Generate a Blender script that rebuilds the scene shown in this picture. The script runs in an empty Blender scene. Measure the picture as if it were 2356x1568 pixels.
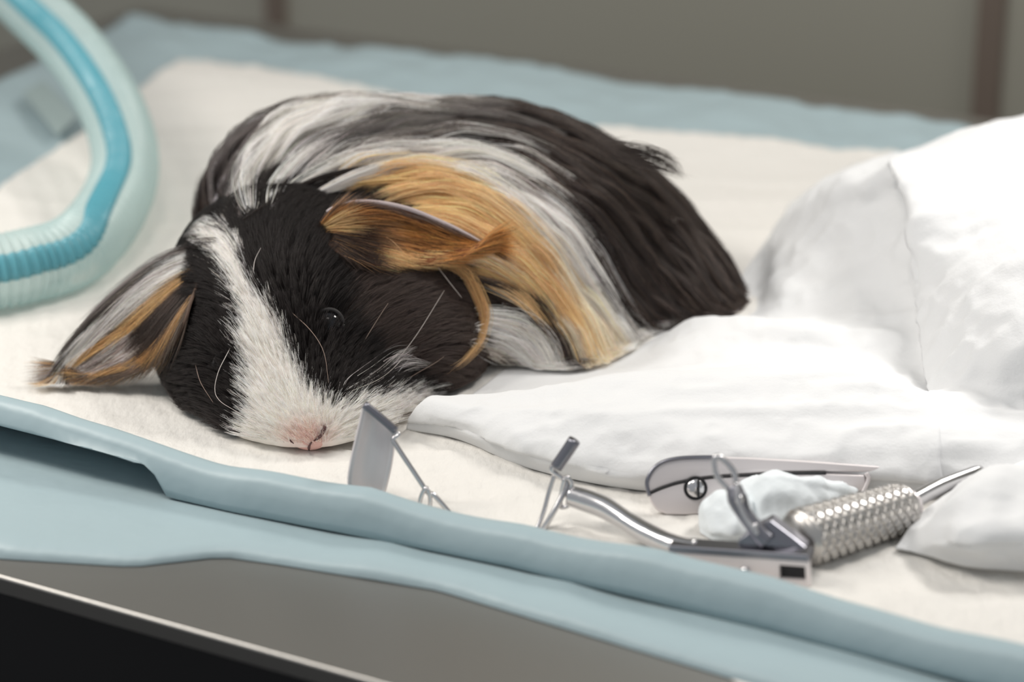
import bpy, math, random
import numpy as np
from mathutils import Vector

# ------------------------------------------------------------------ camera, world, lights, exposure
scene = bpy.context.scene
COL = scene.collection
rng = np.random.default_rng(7)
random.seed(7)

IW, IH = 2356, 1568
LENS, TILT, DIST = 85.0, math.radians(20), 0.85
FP = LENS / 36 * IW
Z0 = 0.905                                   # height of the pad surface above the floor; everything is built round z = 0 and raised at the end
CAM = np.array([0, -DIST * math.cos(TILT), DIST * math.sin(TILT)])
FWD = np.array([0, math.cos(TILT), -math.sin(TILT)])
UP = np.array([0, math.sin(TILT), math.cos(TILT)])
RT = np.array([1.0, 0, 0])

cd = bpy.data.cameras.new('camera'); cam = bpy.data.objects.new('camera', cd); COL.objects.link(cam)
cam.location = CAM; cam.rotation_euler = (math.radians(90) - TILT, 0, 0)
cd.lens = LENS; cd.sensor_width = 36; cd.clip_start = 0.02; cd.clip_end = 50
cd.dof.use_dof = True; cd.dof.focus_distance = 0.752; cd.dof.aperture_fstop = 7.5
scene.camera = cam

scene.cycles.max_bounces = 16; scene.cycles.diffuse_bounces = 10; scene.cycles.transmission_bounces = 12
scene.view_settings.view_transform = 'Standard'; scene.view_settings.look = 'None'
scene.view_settings.exposure = 0.13; scene.view_settings.gamma = 1.0; scene.view_settings.use_curve_mapping = False

wd = bpy.data.worlds.new('world'); scene.world = wd; wd.use_nodes = True
wd.node_tree.nodes['Background'].inputs[0].default_value = (0.92, 0.96, 1.0, 1)
wd.node_tree.nodes['Background'].inputs[1].default_value = 0.39

def light(name, kind, loc, target, energy, color, **kw):
    l = bpy.data.lights.new(name, kind); o = bpy.data.objects.new(name, l); COL.objects.link(o)
    o.location = loc
    o.rotation_euler = (Vector(target) - Vector(loc)).to_track_quat('-Z', 'Y').to_euler()
    l.energy = energy; l.color = color
    for k, v in kw.items(): setattr(l, k, v)
    return o
# examination lamp: strong narrow beam from the upper right
light('lamp_beam', 'SPOT', (0.48, 0.30, 0.56), (0.185, -0.050, 0.0), 10.5, (1.0, 0.985, 0.97), spot_size=math.radians(25), spot_blend=0.9, shadow_soft_size=0.05)
light('lamp_wide', 'AREA', (0.58, 0.22, 0.82), (0.02, 0.03, 0.0), 4.2, (1.0, 0.96, 0.91), shape='DISK', size=0.25)
for dx, dy, dz in ((0, 0, 0), (0.11, -0.05, 0.13), (0.06, 0.15, -0.06)):     # cluster of small lamps high on the other side: the glints in the eye
    light('lamp_cluster', 'AREA', (-0.56 + dx, -0.10 + dy, 0.50 + dz), (-0.05, -0.04, 0.03), 0.95, (1.0, 0.95, 0.88), shape='DISK', size=0.12)
light('fill_front', 'AREA', (-0.15, -0.40, 0.95), (-0.05, -0.03, 0.03), 2.3, (1.0, 0.94, 0.87), shape='DISK', size=0.25)  # added soft fill from above the front left, brightens the face

# ------------------------------------------------------------------ helpers
def ray(px, py): return FWD + RT * ((px - IW / 2) / FP) - UP * ((py - IH / 2) / FP)
def onz(px, py, z=0.0):
    d = ray(px, py); return CAM + d * ((z - CAM[2]) / d[2])
def ony(px, py, y):
    d = ray(px, py); return CAM + d * ((y - CAM[1]) / d[1])
def proj(P):
    q = np.asarray(P) - CAM; k = q @ FWD
    return np.stack([IW / 2 + FP * (q @ RT) / k, IH / 2 - FP * (q @ UP) / k], -1)

def noise3(P, freq, seed=0):
    """smooth value noise in [-1, 1] at points P (n,3)"""
    q = np.asarray(P, float) * freq + 1000.0 + seed * 17.31
    i = np.floor(q).astype(np.int64); f = q - i; f = f * f * (3 - 2 * f)
    def h(a, b, c):
        x = (a * 73856093) ^ (b * 19349663) ^ (c * 83492791) ^ (seed * 2654435)
        x = (x ^ (x >> 13)) * 1274126177 & 0x7fffffff
        return (x ^ (x >> 16)) % 65536 / 32767.5 - 1
    r = 0
    for a in (0, 1):
        for b in (0, 1):
            for c in (0, 1):
                w = (f[:, 0] if a else 1 - f[:, 0]) * (f[:, 1] if b else 1 - f[:, 1]) * (f[:, 2] if c else 1 - f[:, 2])
                r = r + w * h(i[:, 0] + a, i[:, 1] + b, i[:, 2] + c)
    return r
def fbm(P, freq, seed=0, octaves=3):
    return sum(noise3(P, freq * 2 ** k, seed + k) / 2 ** k for k in range(octaves))
def crease(P, freq, seed=0):
    """sharp-ridged noise, for cloth creases"""
    return 1 - 2 * np.abs(noise3(P, freq, seed))

def thing(name, label, cat, loc=(0, 0, 0), group=None):
    o = bpy.data.objects.new(name, None); COL.objects.link(o); o.location = [float(v) for v in loc]; o.empty_display_size = 0.02
    return tag(o, label, cat, group)
def tag(o, label, cat, group=None):
    o['label'] = label; o['category'] = cat
    if group: o['group'] = group
    return o
def origin_of(p):
    v = np.zeros(3)
    while p is not None: v = v + np.array(p.location); p = p.parent
    return v
def mesh(name, V, Fc, mat, parent=None, smooth=True, loc=None, colors=None):
    V = np.asarray(V, float)
    base = origin_of(parent) + (np.array(loc) if loc is not None else 0)
    me = bpy.data.meshes.new(name)
    me.from_pydata((V - base).tolist(), [], [tuple(int(i) for i in f) for f in Fc]); me.update()
    if smooth: me.polygons.foreach_set('use_smooth', [True] * len(me.polygons))
    if colors is not None:
        a = me.color_attributes.new('coat', 'FLOAT_COLOR', 'POINT')
        a.data.foreach_set('color', np.c_[colors, np.ones(len(V))].astype(np.float32).ravel())
    me.materials.append(mat)
    o = bpy.data.objects.new(name, me); COL.objects.link(o)
    if parent is not None: o.parent = parent
    if loc is not None: o.location = [float(v) for v in loc]
    return o
def struct(o): o['kind'] = 'structure'; return o

def catmull(P, n):
    """n points along a Catmull-Rom curve through P"""
    P = np.asarray(P, float); m = len(P)
    t = np.linspace(0, m - 1, n); i = np.clip(t.astype(int), 0, m - 2); f = (t - i)[:, None]
    Q = np.vstack([2 * P[0] - P[1], P, 2 * P[-1] - P[-2]])
    a, b, c, d = Q[i], Q[i + 1], Q[i + 2], Q[i + 3]
    return 0.5 * (2 * b + (c - a) * f + (2 * a - 5 * b + 4 * c - d) * f ** 2 + (3 * b - a - 3 * c + d) * f ** 3)
def grid_faces(nu, nv, closed=False):
    f = []
    for i in range(nu - 1):
        for j in range(nv if closed else nv - 1):
            k = (j + 1) % nv
            f.append((i * nv + j, i * nv + k, (i + 1) * nv + k, (i + 1) * nv + j))
    return f
def tube(P, R, seg=12, n=None, ribs=None):
    """swept tube with end caps: returns vertices, faces"""
    P = np.asarray(P, float)
    R = np.full(len(P), R, float) if np.isscalar(R) else np.asarray(R, float)
    if n is None and len(R) != len(P): R = np.interp(np.linspace(0, 1, len(P)), np.linspace(0, 1, len(R)), R)
    if n: 
        R = np.interp(np.linspace(0, 1, n), np.linspace(0, 1, len(R)), R); P = catmull(P, n)
    if ribs is not None: R = R * ribs(np.linspace(0, 1, len(P)))
    T = np.gradient(P, axis=0); T /= np.linalg.norm(T, axis=1)[:, None]
    u = np.cross(T[0], [0.13, 0.31, 0.94]); u /= np.linalg.norm(u)
    V = []
    for i in range(len(P)):
        u = u - T[i] * (u @ T[i]); u /= np.linalg.norm(u); w = np.cross(T[i], u)
        a = np.linspace(0, 2 * np.pi, seg, endpoint=False)
        V.append(P[i] + R[i] * (np.cos(a)[:, None] * u + np.sin(a)[:, None] * w))
    V = np.vstack(V); Fc = grid_faces(len(P), seg, True)
    Fc += [tuple(range(seg))[::-1], tuple(range((len(P) - 1) * seg, len(P) * seg))]
    return V, Fc
def box(c, ex, ey, ez):
    """box of half-axes ex, ey, ez (vectors) about c"""
    c, ex, ey, ez = (np.asarray(v, float) for v in (c, ex, ey, ez))
    V = [c + sx * ex + sy * ey + sz * ez for sz in (-1, 1) for sy in (-1, 1) for sx in (-1, 1)]
    return np.array(V), [(0, 2, 3, 1), (4, 5, 7, 6), (0, 1, 5, 4), (2, 6, 7, 3), (0, 4, 6, 2), (1, 3, 7, 5)]
def join(*parts):
    V, Fc, k = [], [], 0
    for v, f in parts:
        V.append(np.asarray(v)); Fc += [tuple(i + k for i in x) for x in f]; k += len(v)
    return np.vstack(V), Fc
def bevel(o, w, seg=3):
    m = o.modifiers.new('b', 'BEVEL'); m.width = w; m.segments = seg; m.limit_method = 'ANGLE'; return o
def solid(o, t, off=0.0):
    m = o.modifiers.new('s', 'SOLIDIFY'); m.thickness = t; m.offset = off; return o
def subsurf(o, n=1):
    m = o.modifiers.new('ss', 'SUBSURF'); m.levels = n; m.render_levels = n; return o
def plate(outline, depth_vec):
    """flat outline (3-D points) extruded by depth_vec"""
    A = np.asarray(outline, float); n = len(A); V = np.vstack([A, A + depth_vec])
    return V, [tuple(range(n)), tuple(range(2 * n - 1, n - 1, -1))] + [(i, i + n, (i + 1) % n + n, (i + 1) % n) for i in range(n)]
def ellipsoid(c, r, seg=20, ring=12, axes=None):
    c = np.asarray(c, float); A = np.eye(3) if axes is None else np.asarray(axes)
    V = []
    for i in range(ring + 1):
        th = math.pi * (0.004 + 0.992 * i / ring)
        for j in range(seg):
            ph = 2 * math.pi * j / seg
            q = np.array([r[0] * math.sin(th) * math.cos(ph), r[1] * math.sin(th) * math.sin(ph), r[2] * math.cos(th)])
            V.append(c + q @ A)
    f = grid_faces(ring + 1, seg, True); f += [tuple(range(seg)), tuple(range(ring * seg, (ring + 1) * seg))[::-1]]
    return np.array(V), f

# ------------------------------------------------------------------ materials
def mat(name, color, rough=0.5, metal=0.0, spec=0.5, **kw):
    m = bpy.data.materials.new(name); m.use_nodes = True
    b = m.node_tree.nodes['Principled BSDF']
    b.inputs['Base Color'].default_value = (*color, 1); b.inputs['Roughness'].default_value = rough
    b.inputs['Metallic'].default_value = metal; b.inputs['Specular IOR Level'].default_value = spec
    for k, v in kw.items(): b.inputs[k.replace('_', ' ')].default_value = v
    return m
def add_bump(m, scale, dist, detail=4, stretch=(1, 1, 1), kind='noise', strength=1.0):
    nt = m.node_tree; b = nt.nodes['Principled BSDF']
    tc = nt.nodes.new('ShaderNodeTexCoord'); mp = nt.nodes.new('ShaderNodeMapping'); mp.inputs['Scale'].default_value = stretch
    nt.links.new(tc.outputs['Object'], mp.inputs['Vector'])
    if kind == 'noise':
        t = nt.nodes.new('ShaderNodeTexNoise'); t.inputs['Scale'].default_value = scale; t.inputs['Detail'].default_value = detail; out = t.outputs['Fac']
    else:
        t = nt.nodes.new('ShaderNodeTexVoronoi'); t.inputs['Scale'].default_value = scale; out = t.outputs['Distance']
    nt.links.new(mp.outputs['Vector'], t.inputs['Vector'])
    bp = nt.nodes.new('ShaderNodeBump'); bp.inputs['Distance'].default_value = dist; bp.inputs['Strength'].default_value = strength
    nt.links.new(out, bp.inputs['Height'])
    if b.inputs['Normal'].links: nt.links.new(b.inputs['Normal'].links[0].from_socket, bp.inputs['Normal'])
    nt.links.new(bp.outputs['Normal'], b.inputs['Normal'])
    return m
def vary(m, c1, c2, scale, detail=3, stretch=(1, 1, 1)):
    nt = m.node_tree; b = nt.nodes['Principled BSDF']
    tc = nt.nodes.new('ShaderNodeTexCoord'); mp = nt.nodes.new('ShaderNodeMapping'); mp.inputs['Scale'].default_value = stretch
    t = nt.nodes.new('ShaderNodeTexNoise'); t.inputs['Scale'].default_value = scale; t.inputs['Detail'].default_value = detail
    r = nt.nodes.new('ShaderNodeMix'); r.data_type = 'RGBA'
    r.inputs['A'].default_value = (*c1, 1); r.inputs['B'].default_value = (*c2, 1)
    nt.links.new(tc.outputs['Object'], mp.inputs['Vector']); nt.links.new(mp.outputs['Vector'], t.inputs['Vector'])
    nt.links.new(t.outputs['Fac'], r.inputs['Factor']); nt.links.new(r.outputs['Result'], b.inputs['Base Color'])
    return m

M = {}
M['wall'] = vary(mat('wall_panel', (0.15, 0.145, 0.12), 0.45), (0.32, 0.31, 0.26), (0.35, 0.34, 0.29), 3)
M['seam'] = mat('wall_seam', (0.16, 0.125, 0.10), 0.6)
M['floor'] = vary(mat('floor_dark', (0.03, 0.025, 0.022), 0.5), (0.006, 0.005, 0.0045), (0.012, 0.010, 0.009), 9)
M['steel'] = add_bump(mat('brushed_steel', (0.43, 0.415, 0.395), 0.42, 1.0), 60, 0.00006, 3, (1, 18, 1))
M['core'] = add_bump(add_bump(mat('pad_core', (0.70, 0.68, 0.645), 0.85, 0, 0.2), 420, 0.0005, 2, (1, 0.45, 1)), 55, 0.0016, 3, (0.6, 1.4, 1))
M['film'] = add_bump(mat('pad_film', (0.355, 0.45, 0.48), 0.42, 0, 0.4), 45, 0.0012, 3)
M['drape'] = add_bump(add_bump(mat('drape_cloth', (0.70, 0.705, 0.71), 0.9, 0, 0.15), 900, 0.0001, 2), 90, 0.0006, 4)
M['gauze'] = add_bump(mat('gauze_cloth', (0.72, 0.76, 0.78), 0.9, 0, 0.15), 160, 0.0008, 3)
M['instrument'] = add_bump(mat('instrument_steel', (0.62, 0.61, 0.62), 0.22, 1.0), 300, 0.00004, 3)
M['pale_reflect'] = mat('pale_reflect_steel', (0.74, 0.69, 0.69), 0.35, 0.3)  # polished steel, its white reflection put into the pale base colour
M['dark_steel'] = mat('dark_steel', (0.25, 0.25, 0.28), 0.3, 1.0)
M['slot'] = mat('slot_dark', (0.01, 0.01, 0.012), 0.6)
M['eye'] = mat('eye_black', (0.004, 0.004, 0.006), 0.04, 0, 0.45)
M['lid'] = mat('eyelid_skin', (0.008, 0.006, 0.006), 0.6)
M['nostril'] = mat('nostril_dark', (0.08, 0.03, 0.028), 0.5)

def coat_skin(name):
    m = mat(name, (0.1, 0.1, 0.1), 0.75, 0, 0.2); nt = m.node_tree
    a = nt.nodes.new('ShaderNodeAttribute'); a.attribute_name = 'coat'
    nt.links.new(a.outputs['Color'], nt.nodes['Principled BSDF'].inputs['Base Color']); return m
M['skin'] = coat_skin('coat_skin')
def hair_mat(name):
    m = bpy.data.materials.new(name); m.use_nodes = True; nt = m.node_tree
    nt.nodes.remove(nt.nodes['Principled BSDF'])
    h = nt.nodes.new('ShaderNodeBsdfHairPrincipled'); h.parametrization = 'COLOR'
    h.inputs['Roughness'].default_value = 0.39; h.inputs['Radial Roughness'].default_value = 0.5
    h.inputs['Random Roughness'].default_value = 0.2
    a = nt.nodes.new('ShaderNodeAttribute'); a.attribute_name = 'coat'
    d = nt.nodes.new('ShaderNodeBsdfDiffuse'); x = nt.nodes.new('ShaderNodeMixShader'); x.inputs[0].default_value = 0.40
    nt.links.new(a.outputs['Color'], h.inputs['Color']); nt.links.new(a.outputs['Color'], d.inputs['Color'])
    nt.links.new(d.outputs[0], x.inputs[1]); nt.links.new(h.outputs[0], x.inputs[2])
    nt.links.new(x.outputs[0], nt.nodes['Material Output'].inputs['Surface'])
    return m
M['hair'] = hair_mat('coat_hair')

# ------------------------------------------------------------------ setting: floor, back wall, table
EU = np.array([math.cos(math.radians(-29.8)), math.sin(math.radians(-29.8)), 0.0])    # along the table's long edge
EV = np.array([-EU[1], EU[0], 0.0])                                                # across it, away from the camera
EZ = np.array([0, 0, 1.0])
def uv(u, v, z=0.0): return EU * u + EV * v + EZ * z
def uvs(U, Vv, Z): return np.outer(U, EU) + np.outer(Vv, EV) + np.outer(Z, EZ)

struct(mesh('floor', *box((0, 1.0, -Z0 - 0.02), (3, 0, 0), (0, 3, 0), (0, 0, 0.02)), M['floor'], smooth=False))
WV = 0.62
struct(mesh('wall_back', *box(uv(0, WV + 0.05, 0.35), EU * 3, EV * 0.05, EZ * 1.255), M['wall'], smooth=False))
def wall_hit(px, py):
    d = ray(px, py); return CAM + d * ((WV - CAM @ EV) / (d @ EV))
for k, px in enumerate((640, 2283)):
    u = wall_hit(px, 60) @ EU
    struct(mesh('trim_%d' % (k + 1), *box(uv(u, WV - 0.002, 0.35), EU * 0.0075, EV * 0.003, EZ * 1.25), M['seam'], smooth=False))

tb = thing('examination_table', 'stainless steel examination table under the blue edged absorbent pads', 'table', uv(0.08, 0.08, -Z0))
TF, TB, TL, TR = -0.229, 0.392, -0.47, 0.62
prof = [(TB, -0.0105), (TB + 0.002, -0.009), (TB + 0.002, -0.006), (TB, -0.0045), (TF + 0.0006, -0.0045), (TF, -0.0051), (TF + 0.0008, -0.0105)]
V = np.vstack([[uv(u, v, z) for v, z in prof] for u in (TL, TR)]); n = len(prof)
Fc = [(i, (i + 1) % n, (i + 1) % n + n, i + n) for i in range(n)] + [tuple(range(n))[::-1], tuple(range(n, 2 * n))]
bevel(mesh('table_top', V, Fc, M['steel'], tb, False), 0.0003, 2)
M['dark_base'] = mat('base_black', (0.008, 0.007, 0.008), 0.45)
bevel(mesh('dark_base', *box(uv(0.075, (TF + TB) / 2 + 0.01, -0.4525), EU * 0.53, EV * ((TB - TF) / 2 - 0.016), EZ * 0.442), M['dark_base'], tb, False), 0.004)['label'] = 'added black base under the table top'  # added black base keeps the space under the table dark

# ------------------------------------------------------------------ absorbent pads
def smooth01(x): x = np.clip(x, 0, 1); return x * x * (3 - 2 * x)
VF = 0.355
def near_crest(u): return np.interp(u, [-0.4, -0.06, 0.0, 0.05, 0.09, 0.17, 0.26, 0.36], [-0.158, -0.163, -0.161, -0.156, -0.153, -0.153, -0.156, -0.160])
def crest_z(u): return 0.0095 + 0.005 * (1 - smooth01((u + 0.05) / 0.05)) + 0.0012 * np.sin(u * 55)
def lip_gap(u): return -0.0012 + 0.0105 * (1 - smooth01((u + 0.030) / 0.007)) * (0.72 + 0.28 * smooth01(-u / 0.06))
def pad_z(P, u, v):
    cz, cv = crest_z(u), near_crest(u)
    rise = smooth01((cv + 0.017 - v) / 0.017)
    z = cz * rise ** 1.3
    flat = 1 - rise
    far = smooth01((v - 0.24) / 0.1)
    z = z + flat * (0.0016 * fbm(P, 14, 3, 2) + 0.0006 * noise3(P, 45, 5)) + far * (0.004 * noise3(P, 22, 9) + 0.0015 * crease(P, 60, 4))
    z = z + rise * (0.0012 * crease(P * [1, 1, 0], 30, 12) + 0.0007 * noise3(P, 60, 2))
    return z + 0.0002
def pad_left(v): return np.interp(v, [-0.18, VF], [-0.31, -0.449])
def pad_grid(vals_s, vals_v, bulge):
    V = []
    for s in vals_s:
        v = np.asarray(vals_v, float)
        u = pad_left(v) + s * (0.36 - pad_left(v))
        V.append(np.c_[u, v])
    return np.vstack(V)
sv = np.linspace(0, 1, 190)
vv = np.r_[np.linspace(VF, -0.10, 110), np.linspace(-0.104, -0.1, 1)[:0]]
G = []
tt = np.linspace(0, 1, 40)
for s in sv:
    v = vv; u = pad_left(v) + s * (0.36 - pad_left(v))
    u1 = u[-1] + 0 * tt; v1 = vv[-1] + (near_crest(u1) - vv[-1]) * tt
    G.append(np.c_[np.r_[u, u1[1:]], np.r_[v, v1[1:]]])
nv_ = len(G[0]); G = np.vstack(G)
P0 = uvs(G[:, 0], G[:, 1], 0 * G[:, 0]); Zs = pad_z(P0, G[:, 0], G[:, 1])
# rolled lip: over the crest and down its outer side
Vtop = uvs(G[:, 0], G[:, 1], Zs).reshape(len(sv), nv_, 3)
lip = []
for i in range(len(sv)):
    u = G.reshape(len(sv), nv_, 2)[i, -1, 0]; v = G.reshape(len(sv), nv_, 2)[i, -1, 1]; z = Vtop[i, -1, 2]; g = float(lip_gap(u))
    lip.append([uv(u, v - 0.0028, z - 0.0006), uv(u, v - 0.0048, z - 0.0024), uv(u, v - 0.0056, max(g, z - 0.006)), uv(u, v - 0.0058, g + (max(g, z - 0.006) - g) * 0.4), uv(u, v - 0.0054, g)])
lip = np.array(lip)
pad = thing('absorbent_pad', 'quilted white absorbent pad with blue film border under the guinea pig', 'pad', uv(0, 0.1, 0.0))
full = np.concatenate([Vtop, lip], 1)
solid(mesh('border', full.reshape(-1, 3), grid_faces(len(sv), full.shape[1]), M['film'], pad), 0.0005, -1)['label'] = 'pale blue plastic film border'
# quilted core lies just above the film inside the border
core_s = np.linspace(0, 1, 230); CV = []
for s in core_s:
    v = np.linspace(0.277, -0.165, 170)
    u0 = np.interp(v, [-0.165, 0.0, 0.277], [-0.235, -0.262, -0.362]); u = u0 + s * (0.31 - u0)
    vn = np.interp(u, [-0.3, -0.07, -0.045, -0.02, 0.0, 0.02, 0.035, 0.06, 0.3], [-0.155, -0.157, -0.156, -0.151, -0.149, -0.148, -0.148, -0.146, -0.147])
    vf = 0.277 + 0.012 * np.sin(u * 17 + 1) + 0.01 * (u > 0.0) * np.sin(u * 25)
    v = vf + (vn - vf) * (0.277 - v) / 0.442
    CV.append(np.c_[u, v, np.clip((v - vn) / 0.004, 0, 1)])
CV = np.vstack(CV); P0 = uvs(CV[:, 0], CV[:, 1], 0 * CV[:, 0])
q = 0.0008 * np.sin(CV[:, 0] * 2 * np.pi / 0.012 + 2 * noise3(P0, 30, 8)) * np.sin(CV[:, 1] * 2 * np.pi / 0.012 + 2 * noise3(P0, 30, 18))
wr = 0.0012 * np.maximum(0, crease(P0 @ np.diag([0.35, 1.3, 1]), 38, 21)) ** 3
Zc = pad_z(P0, CV[:, 0], CV[:, 1]) - 0.0004 + (0.0011 + 0.5 * q + wr) * CV[:, 2]
solid(mesh('quilted_core', uvs(CV[:, 0], CV[:, 1], Zc), grid_faces(len(core_s), 170), M['core'], pad), 0.0006, -1)['label'] = 'white quilted absorbent core'

# second pad below it, its film edge lying on the steel in front
us = np.linspace(-0.33, 0.42, 160); LV = []
vl = np.interp(us, [-0.33, -0.09, -0.042, -0.006, 0.012, 0.03, 0.077, 0.162, 0.25, 0.42], [-0.222, -0.221, -0.2205, -0.206, -0.188, -0.184, -0.176, -0.182, -0.189, -0.192])
for u, e in zip(us, vl):
    v = np.linspace(-0.02, e, 40); p = uvs(0 * v + u, v, 0 * v)
    z = 0.0008 * noise3(p, 25, 31) + 0.0009 * np.maximum(0, crease(p, 22, 33)) - 0.0024
    z = np.where(v > -0.12, -0.0026, z); z = np.where(v < e + 0.004, z * 0.2 - 0.0038, z)
    LV.append(uvs(0 * v + u, v, np.maximum(z, -0.0041)))
lp = thing('absorbent_pad', 'second blue film pad showing between the top pad and the bare steel edge', 'pad', uv(0, -0.1, -0.001))
solid(mesh('border', np.vstack(LV), grid_faces(len(us), 40), M['film'], lp), 0.0004, -1)

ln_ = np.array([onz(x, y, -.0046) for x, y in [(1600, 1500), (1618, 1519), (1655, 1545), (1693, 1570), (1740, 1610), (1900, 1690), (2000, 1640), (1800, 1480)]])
mesh('white_wedge', *plate(ln_, EZ * .0005), M['core'], lp, False)['label'] = 'white wedge beside the film edge'  # thin white wedge on the steel just outside the film edge
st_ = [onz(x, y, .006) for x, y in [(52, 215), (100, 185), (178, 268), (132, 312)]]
mesh('grey_strip', *plate(st_, EZ * .0004), mat('strip_grey', (.30, .37, .37), .6), pad, False)['label'] = 'grey strip near the pad corner'  # flat grey-green strip laid across the film border

# ------------------------------------------------------------------ white drape
def cloth(rows, nu, nv):
    """surface through rows of control points (px, py, height): smooth both ways"""
    R = [np.array([onz(*p) for p in r]) for r in rows]
    A = np.array([catmull(r, nu) for r in R])
    return np.array([catmull(A[:, i], nv) for i in range(nu)])
dr_rows = [
 [(935, 988, .0005), (1060, 1012, .0005), (1200, 1072, .0005), (1400, 1118, .0005), (1600, 1138, .0005), (1800, 1141, .0005), (2000, 1141, .0005), (2160, 1146, .0005), (2330, 1156, .0005), (2560, 1166, .0005)],
 [(945, 960, .0050), (1060, 985, .0060), (1205, 1030, .008), (1400, 1075, .008), (1600, 1090, .008), (1800, 1092, .008), (2000, 1095, .008), (2160, 1100, .008), (2330, 1110, .008), (2560, 1120, .008)],
 [(985, 930, .0095), (1080, 938, .0125), (1220, 962, .014), (1400, 992, .015), (1600, 1015, .015), (1800, 1030, .015), (2000, 1030, .015), (2160, 1035, .015), (2330, 1040, .015), (2560, 1050, .015)],
 [(1010, 926, .0085), (1110, 926, .0120), (1250, 935, .016), (1400, 938, .018), (1600, 945, .019), (1800, 950, .019), (2000, 960, .019), (2160, 975, .018), (2330, 980, .018), (2560, 990, .018)],
 [(1040, 924, .0070), (1150, 920, .0100), (1280, 895, .014), (1410, 872, .018), (1600, 860, .021), (1800, 853, .023), (1990, 872, .023), (2150, 915, .018), (2330, 930, .02), (2560, 930, .02)],
 [(1060, 926, .0040), (1180, 926, .0050), (1300, 895, .006), (1430, 874, .008), (1610, 862, .011), (1800, 857, .013), (1990, 872, .013), (2152, 905, .014), (2330, 890, .024), (2560, 880, .03)],
 [(1100, 900, .0020), (1220, 890, .0020), (1330, 870, .0015), (1450, 845, .002), (1600, 815, .008), (1780, 800, .012), (1960, 830, .010), (2145, 850, .014), (2330, 800, .035), (2560, 780, .04)],
 [(1150, 860, .0015), (1280, 850, .0015), (1400, 840, .001), (1500, 795, .003), (1620, 746, .011), (1800, 748, .016), (1960, 775, .014), (2132, 770, .019), (2330, 690, .044), (2560, 660, .05)],
 [(1200, 820, .0010), (1330, 820, .0010), (1450, 810, .001), (1545, 755, .002), (1705, 742, .004), (1810, 738, .008), (1950, 720, .013), (2122, 670, .026), (2330, 590, .05), (2560, 540, .056)],
 [(1250, 790, .0010), (1380, 790, .0010), (1500, 750, .001), (1590, 738, .001), (1732, 715, .002), (1800, 655, .010), (1950, 600, .022), (2112, 580, .036), (2330, 500, .052), (2560, 440, .058)],
 [(1300, 760, .0010), (1430, 750, .0010), (1540, 720, .001), (1610, 735, .001), (1748, 670, .002), (1800, 580, .014), (1930, 500, .032), (2100, 460, .048), (2330, 400, .056), (2560, 340, .060)],
 [(1350, 730, .0010), (1480, 720, .0010), (1570, 690, .001), (1630, 730, .001), (1745, 600, .003), (1815, 500, .016), (1910, 422, .038), (2066, 368, .052), (2340, 288, .060), (2560, 230, .064)],
 [(1370, 715, .0005), (1500, 700, .0005), (1590, 670, .0005), (1640, 725, .0005), (1750, 575, .001), (1830, 478, .004), (1950, 400, .010), (2100, 360, .015), (2345, 288, .030), (2580, 230, .034)],
]
for k, r in enumerate(dr_rows):               # one panel folds over the other: a sharp step down the flank of the mound
    s = smooth01((k - 3.5) / 3) * (1 - smooth01((k - 10) / 1.5)); x, y, z = r[7]
    r[7] = (x + 4, y, z + .004 * s); r.insert(7, (x - 16, y + 4, z - .004 * s))
S = cloth(dr_rows, 260, 200)
Pn = S.reshape(-1, 3)
N = np.cross(np.gradient(S, axis=0).reshape(-1, 3), np.gradient(S, axis=1).reshape(-1, 3)); N /= np.linalg.norm(N, axis=1)[:, None] + 1e-12
N *= np.sign(N[:, 2:3] + 1e-9)
w = smooth01((Pn[:, 2] - 0.001) / 0.008)
# long creases radiating along the sheet, plus finer rumples
Q = Pn @ np.array([[0.4, 0.0, 0], [0, 1.1, 0], [0.2, 0.2, 1.0]])
disp = 0.0022 * np.maximum(-.2, crease(Q, 34, 41)) * (0.25 + 0.75 * smooth01(noise3(Pn, 20, 43) * 0.8 + 0.4)) + 0.0011 * crease(Pn @ np.diag([.5, 1.2, 1.2]), 80, 44) + 0.0004 * crease(Pn, 150, 45)
Pd = Pn + N * (disp * w)[:, None]
Pd[:, 2] = np.maximum(Pd[:, 2], 0.0012)
dr = mesh('surgical_drape', Pd, grid_faces(260, 200), M['drape'])
solid(dr, 0.0005, -1)
tag(dr, 'rumpled white drape bunched up beside and behind the guinea pig', 'drape')

# crumpled corner beside the rasp
cr_rows = [
 [(2060, 1262, .003), (2130, 1275, .003), (2220, 1300, .003), (2330, 1310, .003), (2480, 1320, .003)],
 [(2090, 1225, .005), (2150, 1240, .009), (2230, 1262, .011), (2330, 1270, .010), (2480, 1280, .010)],
 [(2115, 1195, .006), (2175, 1205, .014), (2250, 1225, .0155), (2340, 1220, .016), (2480, 1220, .017)],
 [(2145, 1172, .006), (2200, 1150, .018), (2265, 1160, .019), (2350, 1160, .018), (2480, 1150, .018)],
 [(2180, 1150, .006), (2235, 1110, .018), (2285, 1092, .022), (2360, 1085, .021), (2480, 1080, .02)],
 [(2210, 1125, .004), (2260, 1095, .010), (2310, 1075, .012), (2370, 1065, .014), (2480, 1060, .014)],
 [(2240, 1110, .003), (2280, 1090, .004), (2330, 1075, .005), (2380, 1062, .006), (2480, 1055, .006)],
]
def rumple(S, amp, f, seed, zlo=0.002):
    P = S.reshape(-1, 3); n = np.cross(np.gradient(S, axis=0).reshape(-1, 3), np.gradient(S, axis=1).reshape(-1, 3)); n /= np.linalg.norm(n, axis=1)[:, None] + 1e-12
    n *= np.sign(n[:, 2:3] + 1e-9); w = smooth01((P[:, 2] - 0.002) / 0.006)
    d = amp * crease(P, f, seed) + amp * 0.5 * noise3(P, f * 2.2, seed + 1)
    P = P + n * (d * w)[:, None]; P[:, 2] = np.maximum(P[:, 2], zlo); return P
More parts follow.
